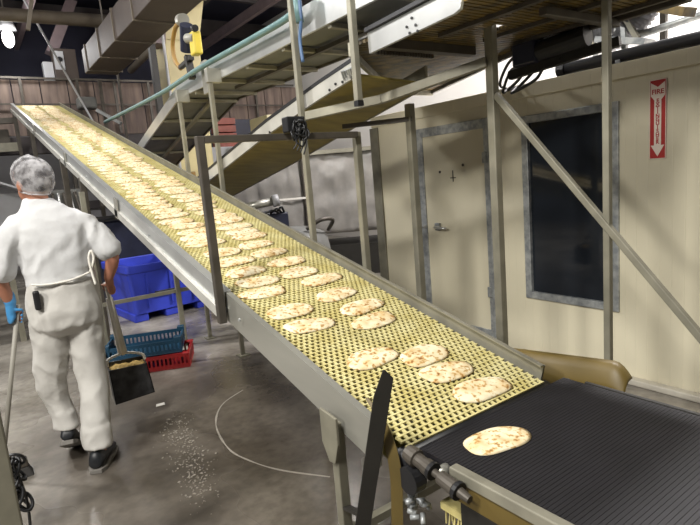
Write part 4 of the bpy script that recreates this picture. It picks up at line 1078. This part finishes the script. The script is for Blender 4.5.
# ------------------------------------------------------------------ foreground left, floor litter
pa, pb = P(0,395,y=2.2), P(20,525,y=2.2)
xr = (pa.x+pb.x)/2
t = thing('foreground_post','olive grey steel post at the left edge of the foreground','post',(xr-.05,2.2,0))
MB().box((xr-.1,2.2,0),(xr,2.3,P(0,388,y=2.2).z+.02)).build('tube','steel_green',t,bevel=.006)
MB().box((xr-.13,2.17,0),(xr+.03,2.33,.012)).build('foot_plate','steel_green',t)
MB().box((xr-.1,2.2,P(0,388,y=2.2).z+.02),(xr,2.3,P(0,388,y=2.2).z+.032)).build('cap','steel_green',t)
t = thing('chain_coil','tangled coil of black cable hanging beside the foreground post','cable',(.0,2.9,0))
cc = P(15,480,y=2.9); cz0 = P(15,508,y=2.9).z; cz1 = P(15,458,y=2.9).z
cb = MB()
for k in range(12):
    c = V((cc.x+random.uniform(-.02,.02),2.9+random.uniform(-.03,.03),cz0+(cz1-cz0)*k/11)); r = random.uniform(.02,.036); ph = random.uniform(0,6)
    cb.tube([c+V((r*math.cos(a+ph),r*.8*math.sin(a+ph),.04*math.sin(a+k))) for a in [i*PI/8 for i in range(16)]],.008,6,closed=True)
cb.build('loops','black',t,smooth=True)
MB().tube(curve_pts([(cc.x-.09,2.4,cz1+.1),(cc.x-.03,2.8,cz1+.06),(cc.x,2.88,cz1),(cc.x+.03,2.9,cz0+.03),(cc.x+.02,2.9,.01)],6),.007,6).build('loose_end','black',t,smooth=True)
q = P(160,405,z=0)
MB_ = MB().prism([(q.x-.035,q.y-.02,0),(q.x+.03,q.y-.03,0),(q.x+.04,q.y+.02,0),(q.x-.02,q.y+.025,0)],(0,0,.004))
tag(MB_.build('paper_scrap','paper'), 'small white paper scrap on the floor near the dustpan', 'paper')
fl = MB()
for k in range(500):
    t_ = random.random()
    c = P(175+30*t_+random.gauss(0,9), 420+75*t_+random.gauss(0,10), z=0)
    r = random.uniform(.0015,.0055) if k % 12 else random.uniform(.006,.009)
    fl.ell((c.x,c.y,r*.4),(r*random.uniform(.8,1.6),r,r*.45),6,4)
tag(fl.build('flour_crumbs','flour',smooth=True), 'trail of pale flour crumbs scattered on the floor', 'crumbs', kind='stuff')
pts = curve_pts([P(x,y,z=0) for x,y in ((243,390),(222,405),(216,425),(228,448),(248,460),(280,470),(330,477))],10)
rb = MB(); R_ = []
for i,p in enumerate(pts):
    d = (pts[min(i+1,len(pts)-1)]-pts[max(i-1,0)]).normalized(); sd = V((-d.y,d.x,0))*(.005+.004*noise.noise(p*9))
    R_.append([p-sd,p+sd,p+sd+V((0,0,.0015)),p-sd+V((0,0,.0015))])
rb.ring_loft(R_)
struct('dried_spill_line', rb, 'flour')

# ------------------------------------------------------------------ fire extinguisher sign
sg = thing('fire_extinguisher_sign','red and white arrow sign reading FIRE EXTINGUISHER on the wall','sign',(WX-.004,1.665,1.535))
sy, sz0, sz1, hw = 1.665, 1.535, 2.02, .05
MB().box((WX-.006,sy-hw,sz0),(WX-.001,sy+hw,sz1)).build('board','sign_red',sg)
def Yp(u, v): return V((WX-.0062, sy-u*hw, sz0+v*(sz1-sz0)))
ar = MB()
ar.prism([Yp(u,v) for u,v in ((-.84,.965),(0,.905),(.84,.965),(.84,.80),(.42,.745),(.42,.175),(.82,.175),(0,.03),(-.82,.175),(-.42,.175),(-.42,.745),(-.84,.80))],(-.0012,0,0))
ar.build('arrow','sign_white',sg)
for (p,q,r,s_) in ((-1,1,0,.008),(-1,1,.992,1),(-1,-.92,0,1),(.92,1,0,1)):
    MB().prism([Yp(p,r),Yp(q,r),Yp(q,s_),Yp(p,s_)],(-.0012,0,0)).build('border','sign_white',sg)
def letter(txt, u, v, size, name):
    cu = bpy.data.curves.new('tmp','FONT'); cu.body = txt; cu.size = size; cu.align_x = 'CENTER'; cu.align_y = 'CENTER'; cu.extrude = .0004; cu.offset = .0011
    o = bpy.data.objects.new('tmp',cu); COL.objects.link(o); dg = bpy.context.evaluated_depsgraph_get(); dg.update()
    me = o.evaluated_get(dg).to_mesh(); mb = MB(); c = Yp(u,v)+V((-.0018,0,0))
    mb.add([c+V((-p.co.z,-p.co.x,p.co.y)) for p in me.vertices],[tuple(f.vertices) for f in me.polygons])
    o.evaluated_get(dg).to_mesh_clear(); bpy.data.objects.remove(o); bpy.data.curves.remove(cu)
    mb.build(name,'sign_red',sg)
letter('FIRE',0,.845,.040,'lettering')
for i,ch in enumerate('EXTINGUISHER'): letter(ch,0,.735-i*.0475,.031,'letter')

# ------------------------------------------------------------------ lights
def lamp(loc, target, power, size, rgb=(1,.95,.86)):
    d = bpy.data.lights.new('unseen_lamp_light','AREA'); d.shape = 'DISK'; d.size = size; d.energy = power; d.color = rgb
    o = bpy.data.objects.new('unseen_lamp_light',d); COL.objects.link(o); o.location = loc
    o.rotation_euler = (V(target)-V(loc)).to_track_quat('-Z','Y').to_euler()
lamp((-1.8,7.0,5.4),(-1.0,4.3,0),540,.5,(1,.985,.97))
lamp((-1.6,.6,4.9),(1.6,2.0,.6),560,.8,(1,.975,.92))
lamp((-3.3,1.3,3.75),(3.4,2.6,1.2),330,.6,(1,.97,.91))  # unseen low lamp added to brighten the wall under the deck
lamp((.6,5.2,5.9),(1.2,5.2,0),120,.5,(1,.985,.96))
lamp((-.6,10.2,5.9),(-.4,10.4,0),230,.6,(1,.98,.96))
lamp((5.6,2.6,5.9),(7.6,3.4,1.5),1700,.6,(1,.97,.97))
lamp((5.8,9.0,5.9),(5.4,9.2,0),140,.6,(1,.97,.94))
d = bpy.data.lights.new('lamp_glow_light','POINT'); d.energy = 120; d.shadow_soft_size = .15
o = bpy.data.objects.new('lamp_glow_light',d); COL.objects.link(o); o.location = LAMPQ+V((0,-.25,-.25))
w = bpy.data.worlds.new('world'); sc.world = w; w.use_nodes = True
w.node_tree.nodes['Background'].inputs['Color'].default_value = (.82,.84,.9,1)
w.node_tree.nodes['Background'].inputs['Strength'].default_value = .16
vs_ = sc.view_settings; vs_.view_transform = 'Standard'; vs_.look = 'None'; vs_.gamma = 1; vs_.use_curve_mapping = False
vs_.exposure = -.98
